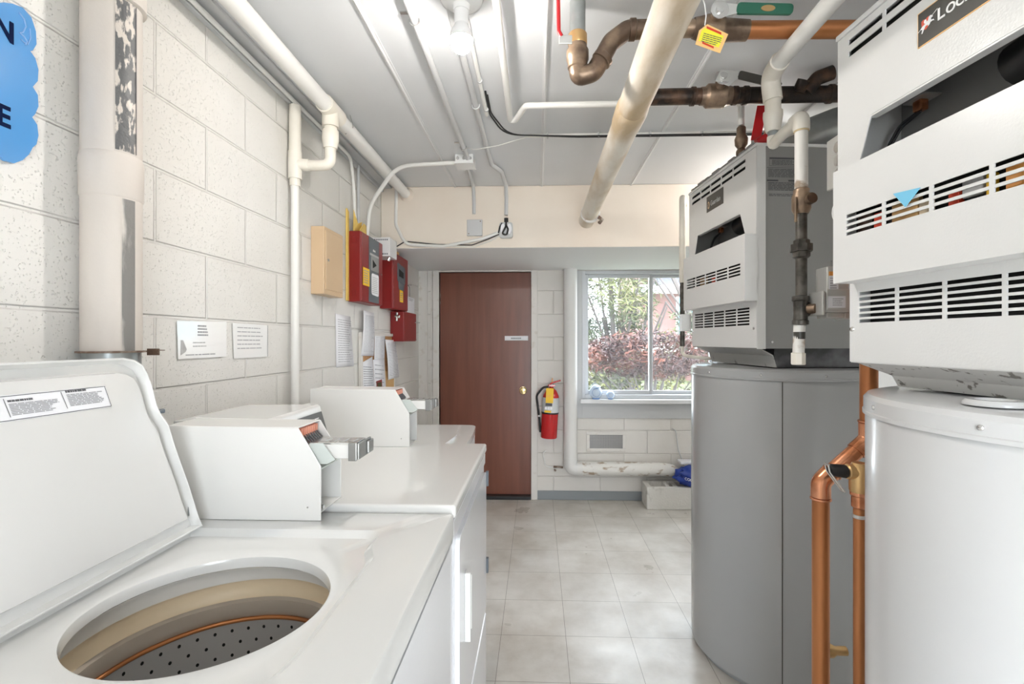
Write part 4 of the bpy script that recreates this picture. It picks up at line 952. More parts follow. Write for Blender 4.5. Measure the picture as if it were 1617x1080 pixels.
VXG, VYG = .779, 1.431
gx, gy = .834, 1.395
obj('trap', tube([(GX, GY, GZ-.194), (GX, GY, GZ-.222), (GX, GY-.045, GZ-.214), (VXG, VYG, GZ-.214)], .0178, 24, .025), M['pvc'], t, smooth=50)
obj('corner_elbow', tube([(VXG, VYG+.034, GZ-.214), (VXG, VYG, GZ-.212), (VXG, VYG, GZ-.252)], .0225, 24, .025), M['pvc'], t, smooth=50)
obj('glue_ring', lth([(.020, 0), (.0205, .003), (.020, .006)], (VXG, VYG, 2.006), n=24), M['glue'], t, smooth=40)
obj('white_drop', cyl((VXG, VYG, 2.02), (VXG, VYG, 1.835), .0177, 24), M['wrap_dirty'], t, smooth=50)
b = bmesh.new(); tb(b, [(VXG, VYG, z) for z in (1.84, 1.835, 1.826, 1.815, 1.778, 1.769, 1.764)], [.018, .022, .022, .0265, .0265, .022, .019], 12)
tb(b, [(VXG+.01, VYG-.019, 1.80), (VXG+.012, VYG-.036, 1.802)], .016, 16)
obj('valve_body', b, M['bronze'], t, smooth=35)
obj('valve_lever', box(VXG-.027, VXG-.021, VYG-.019, VYG-.011, 1.737, 1.81), M['bronze'], t, bevel=.001)
obj('iron_nipple', cyl((VXG, VYG, 1.77), (VXG, VYG, 1.436), .0157, 20), M['iron_gray'], t, smooth=50)
obj('union', tube([(VXG, VYG, z) for z in (1.689, 1.685, 1.675, 1.674, 1.653, 1.652, 1.637, 1.632)], [.017, .023, .023, .0305, .0305, .024, .024, .017], 8), M['iron_gray'], t, smooth=30)
b = bmesh.new(); tb(b, [(VXG-.003, VYG, z) for z in (1.523, 1.521, 1.509, 1.506, 1.452, 1.449, 1.438, 1.436)], [.017, .023, .023, .020, .020, .023, .023, .017], 16); tb(b, [(VXG, VYG, 1.483), (VXG+.032, VYG, 1.483)], .021, 16); obj('tee_fitting', b, M['iron_gray'], t, smooth=35)
obj('side_nipple', cyl((VXG+.012, VYG-.008, 1.483), (gx-.030, gy, 1.483), .0147, 16), M['bronze'], t, smooth=50)
obj('drip_leg', cyl((VXG-.005, VYG, 1.442), (VXG-.009, VYG, 1.338), .0157, 20), M['wrap_dirty'], t, smooth=50)
obj('cap', lth([(.0, -.029), (.018, -.028), (.020, -.025), (.020, .006), (.017, .008)], (VXG-.009, VYG, 1.347), n=8), M['pvc'], t)
obj('pipe_label', lth([(.0162, 0), (.0164, .021)], (VXG-.006, VYG, 1.395), n=20), M['plate_dark'], t, smooth=60)
# gas control valve
t = thing('gas_valve', 'gray cast gas control valve with white labels between the heaters', 'valve', (gx, gy, 1.46))
b = bmesh.new(); bx(b, gx-.03, gx+.10, gy-.03, gy+.03, 1.47, 1.52); bx(b, gx-.036, gx-.028, gy-.036, gy+.036, 1.462, 1.53); bx(b, gx-.024, gx+.07, gy-.034, gy-.028, 1.475, 1.535); bx(b, gx+.04, gx+.075, gy-.03, gy+.03, 1.52, 1.575)
bx(b, gx-.015, gx+.035, gy-.02, gy+.03, 1.455, 1.47); bx(b, gx+.035, gx+.09, gy-.02, gy+.03, 1.452, 1.47)
obj('valve_block', b, M['alu'], t, bevel=.003)
obj('control_head', box(gx-.018, gx+.045, gy-.028, gy+.03, 1.528, 1.60), M['alu'], t, bevel=.004)
obj('head_plug', cyl((gx+.03, gy+.01, 1.598), (gx+.03, gy+.01, 1.622), .014, 16), M['cavity'], t, smooth=40)
obj('rating_label', box(gx-.020, gx+.028, gy-.0352, gy-.0342, 1.482, 1.515), M['paper'], t)
prints((gx-.008, gy-.0356, 1.487), (1, 0, 0), (0, 0, 1), .03, .023, 4, M['ink_soft'], t, fill=.35)
obj('head_label', box(gx-.014, gx+.012, gy-.0292, gy-.0282, 1.532, 1.573), M['paper'], t)
obj('orange_label', box(gx-.014, gx+.012, gy-.0294, gy-.0284, 1.573, 1.585), M['orange_label'], t)
prints((gx-.011, gy-.0297, 1.535), (1, 0, 0), (0, 0, 1), .02, .034, 5, M['ink_soft'], t, fill=.35)
obj('outlet_ring', tube([(gx+.075+.0*k, gy-.02 + .022*math.cos(2*PI*k/20), 1.50 + .022*math.sin(2*PI*k/20)) for k in range(21)], .003, 8), M['brass'], t, smooth=60)
obj('outlet_pipe', cyl((gx+.09, gy, 1.495), (gx+.12, gy-.165, 1.495), .014, 14), M['iron_gray'], t, smooth=50)
tag(obj('loose_wire', tube(fillet([(.90, 1.222, 1.78), (.79, 1.30, 1.765), (.79, 1.30, 1.70), (.95, 1.226, 1.69)], .04), .0025, 8), M['white_ink'], smooth=60), 'loose white wire looping beside the white heater', 'wire')
# white pipe at the far side of the gray heater
t = thing('relief_pipe', 'thin cream pipe down the far side of the gray heater', 'pipe', (.77, 2.565, 1.4))
obj('pipe_body', tube([(.83, 2.70, 2.16), (.775, 2.57, 2.16), (.775, 2.57, 1.70)], .0165, 16, .03), M['pvc'], t, smooth=50)
obj('lower_pipe', cyl((.775, 2.57, 1.71), (.775, 2.57, 1.36), .013, 16), M['iron_gray'], t, smooth=50)
b = bmesh.new(); bx(b, .76, .81, 2.53, 2.58, 1.44, 1.53); obj('thermostat_box', b, M['heater'], t, bevel=.003)
b = bmesh.new(); tb(b, fillet([(.775, 2.57, 1.37), (.775, 2.57, 1.31), (.86, 2.45, 1.30), (1.0, 2.42, 1.30)], .03), .009, 10); obj('tail_pipe', b, M['pvc'], t, smooth=50)
# copper plumbing between the heaters
YC = 1.335
t = thing('copper_pipe', 'bright copper pipe rising from the floor and bending behind the white heater', 'pipe', (.785, YC, 0))
xa = at(1296, 900, y=YC).x
za = at(1296, 770, y=YC).z
p2 = at(1368, 700, y=YC)
xb, zb = at(1372, 640, y=YC).x, p2.z
obj('riser', cyl((xa, YC, 0), (xa, YC, za-.01), .0215, 28), M['copper'], t, smooth=50)
obj('elbow', tube([(xa, YC, za-.025), (xa, YC, za+.015), (xa+.03, YC, za+.045)], .0245, 28, .03), M['copper2'], t, smooth=50)
obj('diagonal', tube([(xa, YC, za-.02), (xa, YC, za+.015), (xb, YC, zb+.01), (xb, YC, zb+.06)], .0215, 28, .03), M['copper2'], t, smooth=50)
obj('elbow', tube([(xb-.035, YC, zb-.022), (xb, YC, zb+.01), (xb, YC, zb+.055)], .0245, 28, .03), M['copper2'], t, smooth=50)
obj('upper_riser', cyl((xb, YC, zb+.04), (xb, YC, 1.9), .0215, 28), M['copper'], t, smooth=50)
for p, ax in (((xa, YC, za-.03), (0, 0, 1)), ((xa+.03, YC, za+.043), (xb-xa, 0, zb-za)), ((xb, YC, zb+.06), (0, 0, 1)), ((xb-.028, YC, zb-.02), (xb-xa, 0, zb-za))):
    collar(p, ax, .0262, .008, M['copper2'], t, 'fitting_ring')
YD = 1.245
xc = at(1357, 900, y=YD).x; zc = at(1357, 790, y=YD).z
t = thing('relief_valve', 'slim copper pipe topped by a brass relief valve with a steel lever', 'valve', (xc, YD, 0))
obj('pipe_body', cyl((xc, YD, 0), (xc, YD, zc), .0135, 20), M['copper'], t, smooth=50)
obj('socket', lth([(.0145, 0), (.018, .004), (.018, .03), (.021, .034), (.021, .042)], (xc, YD, zc-.02), n=20), M['copper2'], t, smooth=35)
obj('sealant_ring', lth([(.0145, 0), (.0155, .004), (.0145, .009)], (xc, YD, zc-.045), n=20), M['alu'], t)
zv = at(1350, 752, y=YD).z
obj('brass_body', tube([(xc, YD, zv-.045), (xc, YD, zv-.035), (xc, YD, zv+.02), (xc, YD, zv+.035)], [.019, .023, .023, .016], 20), M['brass'], t, smooth=40)
b = bmesh.new(); tb(b, [(xc, YD, zv+.01), (xc-.03, YD, zv+.012), (xc-.033, YD, zv+.012)], [.019, .019, .015], 20); tb(b, [(xc, YD, zv+.0), (xc+.10, YD-.06, zv+.0)], .011, 14); obj('brass_arm', b, M['brass'], t, smooth=40)
obj('spring_housing', tube([(xc-.032, YD, zv+.012), (xc-.036, YD, zv+.012), (xc-.07, YD, zv+.016), (xc-.075, YD, zv+.016)], [.014, .017, .015, .011], 20), M['black'], t, smooth=40)
b = bmesh.new()
for dy in (-.007, .007): tb(b, [(xc-.082, YD+dy, zv+.03), (xc-.078, YD+dy, zv+.012), (xc-.042, YD+dy, zv-.038)], .0022, 8)
tb(b, [(xc-.082, YD-.008, zv+.03), (xc-.082, YD+.008, zv+.03)], .003, 8); tb(b, [(xc-.042, YD-.008, zv-.038), (xc-.042, YD+.008, zv-.038)], .0025, 8)
obj('test_lever', b, M['steel'], t, smooth=50)
obj('drain_cock', lth([(.01, 0), (.018, .006), (.018, .02), (.012, .03), (.012, .06)], (xc-.03, YD+.1, at(1345, 1028, y=YD+.1).z), (1, 0, 0), 20), M['brass'], t, smooth=40)

# ================================================================== THINGS ON THE LEFT WALL
def wbox(bm, y0, y1, z0, z1, x0, x1): return bx(bm, x0, x1, y0, y1, z0, z1)
# laminated sheets
for (c, lab, sd) in ((((279, 507), (357, 507+1), (357, 563), (281, 567)), 'left laminated notice, wider, on the block wall above the coin meter', 2), (((367, 510), (423, 514), (423, 563), (369, 566)), 'right laminated notice, narrower, beside the vertical pipe', 6)):
    P4 = [at(*q, x=XL+.004) for q in c]; t = thing('wall_notice', lab, 'notice', tuple(P4[3]))
    obj('sheet', prism(bmesh.new(), P4, (.0015, 0, 0)), M['laminate'], t)
    P4 = [at(*q, x=XL+.0062) for q in c]
    bl = P4[3]; ux = (P4[2]-P4[3]).normalized(); wd_ = (P4[2]-P4[3]).length; ht = (P4[0]-P4[3]).length
    if sd == 2:
        prints(bl + ux*.08 + Vector((0, 0, ht*.6)), ux, (0, 0, 1), .05, ht*.34, 4, M['ink_soft'], t, seed=sd, fill=.5)
        prints(bl + ux*.03 + Vector((0, 0, ht*.06)), ux, (0, 0, 1), wd_*.8, .008, 1, M['ink_soft'], t, seed=sd, fill=.4)
        prints(bl + ux*.06 + Vector((0, 0, ht*.28)), ux, (0, 0, 1), .07, ht*.2, 2, M['gray_ink'], t, seed=sd, fill=.3)
        b = quad(bmesh.new(), [bl + ux*.01 + Vector((0, 0, .01)), bl + ux*.012 + Vector((0, 0, ht*.5)), bl + ux*.02 + Vector((0, 0, ht*.5)), bl + ux*.035 + Vector((0, 0, ht*.25)), bl + ux*.03 + Vector((0, 0, .02))]); obj('faded_patch', b, M['gray_ink'], t)
    else:
        prints(bl + ux*.02 + Vector((0, 0, ht*.22)), ux, (0, 0, 1), wd_*.82, ht*.72, 6, M['ink_soft'], t, seed=sd, fill=.22)
        b = bmesh.new(); quad(b, [P4[1], P4[2], P4[2]-ux*.002, P4[1]-ux*.002]); obj('border', b, M['ink'], t)
# tan key cabinet
t = thing('key_cabinet', 'small tan metal key cabinet on the block wall', 'cabinet', (XL, 2.27, 1.607))
obj('cabinet_body', box(XL, -.988, 2.166, 2.382, 1.607, 1.922), M['beige'], t, bevel=.003)
obj('door', box(-.988, -.984, 2.178, 2.372, 1.63, 1.905), M['beige'], t, bevel=.002)
obj('lock', cyl((-.984, 2.197, 1.768), (-.979, 2.197, 1.768), .007, 16), M['steel'], t, smooth=40)
# manila envelopes behind the red panel
t = thing('envelope_bundle', 'yellow manila envelopes tucked behind the nearer red panel', 'envelopes', (XL, 2.57, 1.6))
b = bmesh.new(); prism(b, [(XL+.002, 2.562, 1.61), (XL+.002, 2.588, 1.61), (XL+.002, 2.588, 2.10), (XL+.002, 2.562, 2.115)], (.009, 0, 0)); prism(b, [(XL+.032, 2.59, 1.999), (XL+.032, 2.70, 1.999), (XL+.044, 2.69, 2.07), (XL+.039, 2.64, 2.05), (XL+.034, 2.59, 2.115)], (.002, 0, 0)); prism(b, [(XL+.05, 2.62, 1.999), (XL+.05, 2.745, 1.999), (XL+.05, 2.74, 2.06), (XL+.065, 2.66, 2.055)], (.002, 0, 0))
obj('envelopes', b, M['env'], t, bevel=.001)
# red fire alarm panels
t = thing('alarm_panel', 'nearer red fire alarm panel with a gray center strip', 'alarm panel', (XL, 2.77, 1.61), 'red alarm panels')
obj('cabinet_body', box(XL+.001, -.976, 2.59, 2.945, 1.607, 1.998), M['red_paint'], t, bevel=.004)
dr_ = obj('door', box(-.976, -.970, 2.592, 2.943, 1.612, 1.994), M['red_front'], t, bevel=.002)
obj('gray_strip', box(-.970, -.9685, 2.70, 2.873, 1.615, 1.992), M['slate'], dr_)
obj('display_bezel', box(-.9685, -.966, 2.73, 2.862, 1.80, 1.885), M['cavity'], dr_, bevel=.001)
obj('display', prism(bmesh.new(), [(-.9655, 2.755, 1.815), (-.9655, 2.755, 1.865), (-.9655, 2.82, 1.84)], (.0006, 0, 0)), M['slot_dark'], dr_)
obj('white_band', box(-.9685, -.9675, 2.715, 2.868, 1.887, 1.900), M['gray_ink'], dr_)
text('silent', .022, (-.968, 2.765, 1.916), (0, 1, 0), (0, 0, 1), M['white_ink'], dr_, stretch=.9)
pn = obj('instruction_card', prism(bmesh.new(), [(-.9665, y, z) for y, z in round_poly([(2.735, 1.66), (2.86, 1.655), (2.86, 1.785), (2.735, 1.785)], .02, 4)], (.001, 0, 0)), M['paper'], dr_)
prints((-.965, 2.745, 1.668), (0, 1, 0), (0, 0, 1), .105, .1, 9, M['gray_ink'], pn, fill=.35)
yt = obj('service_tag', box(-.9665, -.9655, 2.60, 2.70, 1.70, 1.80), M['yellow'], dr_); prints((-.965, 2.61, 1.71), (0, 1, 0), (0, 0, 1), .08, .08, 6, M['ink_soft'], yt, fill=.4)
obj('keyhole', cyl((-.970, 2.918, 1.80), (-.967, 2.918, 1.80), .005, 12), M['steel'], dr_)
for z in (1.635, 1.93): obj('knockout', tube([(XL+.025, 2.5895, z), (XL+.025, 2.5895, z+.035), (XL+.045, 2.5895, z+.035), (XL+.045, 2.5895, z), (XL+.025, 2.5895, z)], .0012, 6), M['red_paint'], t)
t = thing('power_box', 'white vented power box between the two red panels', 'electrical box', (XL, 3.04, 1.93))
obj('box_body', box(XL+.001, -.932, 2.972, 3.118, 1.925, 2.045), M['porcelain'], t, bevel=.002)
b = bmesh.new()
for z in (1.935, 2.025):
    for k in range(7): bx(b, XL+.018+k*.013, XL+.026+k*.013, 2.9712, 2.9725, z, z+.009)
obj('vent_slots', b, M['slate'], t)
b = bmesh.new(); tb(b, [(-.94, 2.99, 1.92), (-.95, 2.99, 1.90)], .012, 12); obj('connector', b, M['steel'], t, smooth=40)
t = thing('alarm_panel', 'farther red fire alarm panel under the white power box', 'alarm panel', (XL, 3.3, 1.6), 'red alarm panels')
obj('cabinet_body', box(XL+.001, -.962, 3.125, 3.478, 1.605, 1.985), M['red_paint'], t, bevel=.004)
dr_ = obj('door', box(-.962, -.957, 3.127, 3.476, 1.61, 1.981), M['red_front'], t, bevel=.002)
obj('display_bezel', prism(bmesh.new(), [(-.957, y, z) for y, z in round_poly([(3.215, 1.80), (3.395, 1.79), (3.395, 1.91), (3.215, 1.925)], .015, 4)], (.004, 0, 0)), M['slate'], dr_)
obj('display', prism(bmesh.new(), [(-.9525, 3.24, 1.835), (-.9525, 3.24, 1.885), (-.9525, 3.35, 1.87), (-.9525, 3.35, 1.83)], (.0008, 0, 0)), M['slot_dark'], dr_)
obj('badge', prism(bmesh.new(), [(-.9565, y, z) for y, z in round_poly([(3.245, 1.745), (3.37, 1.74), (3.385, 1.80), (3.23, 1.80)], .02, 4)], (.001, 0, 0)), M['slate'], dr_)
yt = obj('service_tag', box(-.9565, -.9555, 3.27, 3.35, 1.66, 1.745), M['yellow'], dr_); prints((-.955, 3.28, 1.67), (0, 1, 0), (0, 0, 1), .06, .06, 4, M['ink_soft'], yt, fill=.4)
obj('keyhole', tube([(-.957, 3.46, 1.80), (-.925, 3.465, 1.80)], .003, 8), M['steel'], dr_)
t = thing('alarm_panel', 'small red relay box hanging lowest beneath the other panels', 'alarm panel', (XL, 3.5, 1.39), 'red alarm panels')
obj('cabinet_body', box(XL+.001, -.955, 3.355, 3.70, 1.385, 1.60), M['red_paint'], t, bevel=.003)
obj('door', box(-.955, -.951, 3.358, 3.697, 1.389, 1.597), M['red_paint'], t, bevel=.002)
b = bmesh.new(); tb(b, [(-1.01, 3.352, 1.565), (-.98, 3.34, 1.56)], .01, 10); tb(b, [(-1.0, 3.35, 1.59), (-1.0, 3.345, 1.53)], .008, 10); obj('connector', b, M['steel'], t, smooth=40)
obj('key', tube([(-.951, 3.66, 1.53), (-.915, 3.67, 1.53)], .003, 8), M['steel'], t)
obj('screw', cyl((-.951, 3.685, 1.397), (-.948, 3.685, 1.397), .006, 10), M['steel'], t)
t = thing('hanging_card', 'gray tag card hanging by a loop beside the farther red panel', 'card', (-.96, 3.58, 1.6))
obj('card', box(-.965, -.962, 3.49, 3.685, 1.602, 1.72), M['paper'], t)
obj('loop', tube(fillet([(-.955, 3.465, 1.80), (-.955, 3.52, 1.79), (-.96, 3.54, 1.72)], .02), .002, 6), M['ink'], t)
prints((-.9615, 3.52, 1.69), (0, 1, 0), (0, 0, 1), .13, .02, 2, M['ink_soft'], t, fill=.4)
tag(obj('kraft_piece', box(XL+.03, XL+.085, 3.20, 3.28, 1.986, 2.004), M['kraft']), 'small brown cardboard piece on top of the farther red panel', 'card')
# cork board and papers
t = thing('cork_board', 'framed cork board fixed low on the block wall under the red panels', 'notice board', (XL, 3.1, 1.0))
obj('cork', box(XL+.003, XL+.012, 2.77, 3.40, .97, 1.42), M['cork'], t)
b = bmesh.new(); bx(b, XL+.001, XL+.02, 2.745, 2.775, .95, 1.44); bx(b, XL+.001, XL+.02, 3.39, 3.41, .95, 1.44); bx(b, XL+.001, XL+.02, 2.775, 3.39, 1.42, 1.44); bx(b, XL+.001, XL+.02, 2.775, 3.39, .95, .97)
obj('frame', b, M['white_trim'], t, bevel=.003)
def paper(c, lab, rows, sd, x=XL+.016, thick=.0008, curl=0.0, m='paper', fill=.26, ink='pale_ink', grp='papers pinned to the board'):
    P4 = [at(*q, x=x) for q in c]; t = thing('paper_sheet', lab, 'paper', tuple(P4[3]), grp)
    b = bmesh.new(); N_ = 8; g = []
    for i in range(N_+1):
        k = i/N_; l = P4[3].lerp(P4[0], k); r = P4[2].lerp(P4[1], k)
        off = Vector((curl*math.sin(k*PI), 0, 0)); g.append((b.verts.new(l+off), b.verts.new(r+off)))
    for p_, q_ in zip(g, g[1:]): b.faces.new((p_[0], p_[1], q_[1], q_[0]))
    obj('sheet', b, M[m], t, smooth=60, solid=thick)
    if rows:
        uy = (P4[2]-P4[3]).normalized(); wv = (P4[2]-P4[3]).length; hv = (P4[0]-P4[3]).length
        prints(P4[3].lerp(P4[2], .1) + Vector((curl + .0009, 0, hv*.08)), uy, (P4[0]-P4[3]).normalized(), wv*.8, hv*.84, int(rows*1.4), M[ink], t, seed=sd, fill=fill)
    return t
paper(((530, 495), (553, 500), (559, 578), (531, 580)), 'white notice with dark headings taped to the wall under the tan cabinet', 14, 3, XL+.004, grp='loose wall papers')
paper(((574, 490), (590, 494), (590, 562), (570, 562)), 'tallest white page, pinned top left above the board edge', 22, 4, XL+.022, curl=.006)
paper(((571, 573), (588, 563), (592, 624), (573, 626)), 'white letter with slanting lines, pinned low on the board\'s left', 9, 5, XL+.018, ink='ink', fill=.2)
paper(((592, 528), (608, 530), (607, 568), (591, 569)), 'white page pinned at the top middle of the board', 12, 6, XL+.018)
paper(((589, 568), (607, 566), (610, 624), (592, 625)), 'white page with a red-edged picture, pinned low in the middle', 5, 7, XL+.020, fill=.2)
paper(((608, 536), (622, 536), (631, 556), (629, 597), (612, 600))[:1] + ((623, 537), (630, 595), (613, 600)), 'white certificate page pinned at an angle on the board\'s right', 16, 8, XL+.024, curl=.006)
P4 = [at(*q, x=XL+.0225) for q in ((594, 602), (603, 599), (604, 622), (596, 624))]
t = thing('picture_card', 'small red-bordered green picture card low on the board', 'card', tuple(P4[3]))
obj('card', prism(bmesh.new(), P4, (.0006, 0, 0)), M['red_front'], t)
cc = sum(P4, Vector())/4; obj('picture', prism(bmesh.new(), [cc + (p-cc)*.7 + Vector((.0008, 0, 0)) for p in P4], (.0003, 0, 0)), M['leaf_green'], t)
t = thing('kraft_envelope', 'brown card leaning low at the board\'s right side', 'envelope', tuple(at(612, 625, x=XL+.014)))
obj('card', prism(bmesh.new(), [at(*q, x=XL+.015) for q in ((607, 585), (622, 590), (623, 626), (608, 626))], (.0008, 0, 0)), M['kraft'], t)

# ================================================================== THINGS ON THE BEAM FACE
a, c = at(738, 348, y=BY), at(762, 373, y=BY)
t = thing('cover_plate', 'square gray blank cover plate on the cream beam', 'electrical box', (a.x, BY, c.z))
obj('plate', box(a.x, c.x, BY-.022, BY, c.z, a.z), M['conduit'], t, bevel=.003)
for x, z in ((c.x-.012, a.z-.012), (a.x+.012, c.z+.012)): obj('screw', cyl((x, BY-.0235, z), (x, BY-.021, z), .004, 10), M['rust'], t)
a, c = at(789, 353, y=BY), at(810, 377, y=BY)
t = thing('outlet', 'rounded double outlet with black cords plugged in on the beam', 'outlet', (a.x, BY, c.z))
obj('outlet_box', prism(bmesh.new(), [(x, BY-.035, z) for x, z in round_poly([(a.x, c.z), (c.x, c.z), (c.x, a.z), (a.x, a.z)], .02, 5)], (0, .035, 0)), M['conduit'], t, bevel=.002)
for k in (0, 1):
    cx2 = a.x + .025 + k*.042
    obj('plug', prism(bmesh.new(), [(cx2 + .015*math.cos(q), BY-.05, (a.z+c.z)/2 + .005 + .034*math.sin(q)) for q in [2*PI*i/20 for i in range(20)]], (0, .015, 0)), M['paper'], t, bevel=.003)
mz = (a.z+c.z)/2
b = bmesh.new(); tb(b, fillet([(a.x+.045, BY-.03, a.z+.005), (a.x+.045, BY-.055, mz+.02), (a.x+.02, BY-.058, mz-.03), (a.x+.05, BY-.058, mz-.04), (a.x+.06, BY-.055, mz), (a.x+.045, BY-.05, mz+.03)], .02), .006, 8)
tb(b, [(a.x+.045, BY-.02, a.z), (a.x+.045, BY-.02, a.z+.03)], .014, 10)
tb(b, [(a.x-.004, BY-.03, mz-.02), (a.x+.004, BY-.036, mz+.02), (a.x+.02, BY-.036, mz+.045)], .006, 8)
obj('cord', b, M['black'], t, smooth=60)
pp = lambda px, py: at(px, py, y=BY-.012)
pipe('conduit', 'pale conduit sweeping along the beam bottom to the double outlet', [pp(626, 300), pp(625, 355), pp(640, 386), pp(700, 389), pp(762, 377), pp(788, 367)], .0105, M['pvc_white'], .09, 'conduit')
pipe('black_wire', 'thin black wire drooping along the beam to the double outlet', [at(625, 390, y=BY-.03), pp(640, 381), pp(690, 386), pp(745, 387), pp(770, 378), pp(790, 369)], .0035, M['black'], .06, 'wire')
pipe('white_wire', 'thin white wire sagging below the black one on the beam', [pp(690, 388), pp(748, 390), pp(775, 380), pp(792, 370)], .003, M['pvc_white'], .06, 'wire')

# ================================================================== THINGS AT THE BACK WALL
t = thing('wrapped_pipe', 'white wrapped pipe coming down beside the window and turning along the wall', 'pipe', (.285, YB-.07, 0))
XV, YV, ZH = .283, YB-.072, .293
obj('pipe_body', cyl((XV, YV, ZH+.02), (XV, YV, BZ), .058, 32), M['wrap_clean'], t, smooth=50)
obj('elbow', tube([(XV, YV, ZH+.10), (XV, YV, ZH), (XV+.10, YV, ZH)], .059, 32, .05), M['wrap_clean'], t, smooth=50)
obj('horizontal_run', tube([(XV+.06, YV, ZH), (1.05, YV, ZH), (1.15, YV-.0, ZH-.012), (1.2, YV, ZH-.03)], [.059, .057, .052, .03], 32), M['wrap_dirty'], t, smooth=50)['label'] = 'cracked and dirty horizontal wrapping'
# fire extinguisher
ex, ey = .107, YB-.085
t = thing('fire_extinguisher', 'red fire extinguisher with a yellow tag hung beside the door', 'fire extinguisher', (ex, ey, .55))
tilt = Matrix.Translation((ex, ey, .75)) @ Matrix.Rotation(math.radians(3), 4, 'Y') @ Matrix.Translation((-ex, -ey, -.75))
def tl(bm):
    bmesh.ops.transform(bm, matrix=tilt, verts=bm.verts); return bm
obj('cylinder', tl(lth([(.0, .558), (.066, .558), (.071, .565), (.071, .90), (.066, .925), (.045, .965), (.022, .985), (.018, .99), (.018, 1.0)], (ex, ey, 0), n=40)), M['red_ext'], t, smooth=40)
obj('label_band', tl(lathe(bmesh.new(), [(.0718, .775), (.0718, .905)], (ex, ey, 0), n=32, a0=math.radians(-178), a1=math.radians(-2))), M['ext_label'], t, smooth=60)
b = bmesh.new()
bx(b, ex-.045, ex+.012, ey-.0735, ey-.0715, .838, .862); obj('black_print', tl(b), M['ink'], t)
b = bmesh.new()
for k in range(3): bx(b, ex-.048+k*.022, ex-.030+k*.022, ey-.0735, ey-.0715, .808, .830)
obj('pictograms', tl(b), M['paper'], t)
obj('yellow_print', tl(box(ex-.05, ex+.005, ey-.0737, ey-.0712, .783, .800)), M['yellow'], t)
obj('black_strap', tl(lth([(.0722, .766), (.0732, .768), (.0732, .778), (.0722, .78)], (ex, ey, 0), n=40)), M['black'], t, smooth=40)
b = bmesh.new(); tb(b, [(ex, ey, .995), (ex, ey, 1.012)], .017, 16); obj('valve_head', tl(b), M['brass'], t, smooth=40)
b = bmesh.new(); tb(b, fillet([(ex-.035, ey-.01, .995), (ex, ey-.012, 1.028), (ex+.075, ey-.012, 1.055)], .03), .007, 8); bx(b, ex-.02, ex+.03, ey-.02, ey, 1.0, 1.014); obj('handle', tl(b), M['red_ext'], t, smooth=50)
obj('pull_ring', tl(box(ex+.0, ex+.008, ey-.016, ey-.012, 1.03, 1.07)), M['orange_label'], t, bevel=.001)
b = bmesh.new(); tb(b, fillet([(ex-.012, ey-.01, .998), (ex-.06, ey-.01, .99), (ex-.115, ey-.01, .92), (ex-.10, ey-.01, .80), (ex-.09, ey, .72), (ex-.082, ey, .605)], .06), .0095, 12); obj('hose', b, M['black'], t, smooth=60)
obj('hose_clip', lth([(.0125, 0), (.0125, .012)], (ex-.093, ey-.002, .74), n=12), M['paper'], t)
yt = obj('inspection_tag', tl(box(ex-.045, ex+.018, ey-.082, ey-.0805, .865, .99)), M['yellow'], t, bevel=.001)
prints((ex-.035, ey-.0828, .915), (1, 0, 0), (0, 0, 1), .045, .02, 2, M['orange_label'], yt, fill=.5)
# vent grille
a, c = at(926, 681, y=YB), at(988, 713, y=YB)
t = thing('vent_grille', 'rectangular metal vent grille low in the wall under the window', 'vent', (a.x, YB, c.z))
b = bmesh.new(); m_ = .028
for q in ((a.x, c.x, a.z-m_, a.z), (a.x, c.x, c.z, c.z+m_), (a.x, a.x+m_, c.z+m_, a.z-m_), (c.x-m_, c.x, c.z+m_, a.z-m_)): bx(b, q[0], q[1], YB-.010, YB, q[2], q[3])
obj('frame', b, M['white_trim'], t, bevel=.003)
obj('duct_opening', box(a.x+m_, c.x-m_, YB-.003, YB-.001, c.z+m_, a.z-m_), M['cavity'], t)
b = bmesh.new(); nx, nz = 20, 9
for k in range(nx+1):
    x = a.x+m_ + (c.x-a.x-2*m_)*k/nx; bx(b, x-.0022, x+.0022, YB-.009, YB-.005, c.z+m_, a.z-m_)
for k in range(nz+1):
    z = c.z+m_ + (a.z-c.z-2*m_)*k/nz; bx(b, a.x+m_, c.x-m_, YB-.009, YB-.005, z-.0022, z+.0022)
obj('mesh_screen', b, M['vent_mesh'], t)
# concrete block with cores
t0 = thing('concrete_block', 'white-painted hollow concrete block on the floor below the window', 'block', (1.1, 4.03, 0))
b = bmesh.new(); X0, X1, Y0, Y1 = .90, 1.34, 3.94, YB-.03
slotted(b, lambda u, v, w2: Vector((u, v, .185 + w2)), X0, X1, Y0, Y1, [(X0+.04, X0+.165, Y0+.035, Y1-.035), (X0+.195, X0+.225, Y0+.035, Y1-.035), (X0+.26, X1-.04, Y0+.035, Y1-.035)], .185)
obj('block_body', b, M['concrete'], t0, bevel=.006)
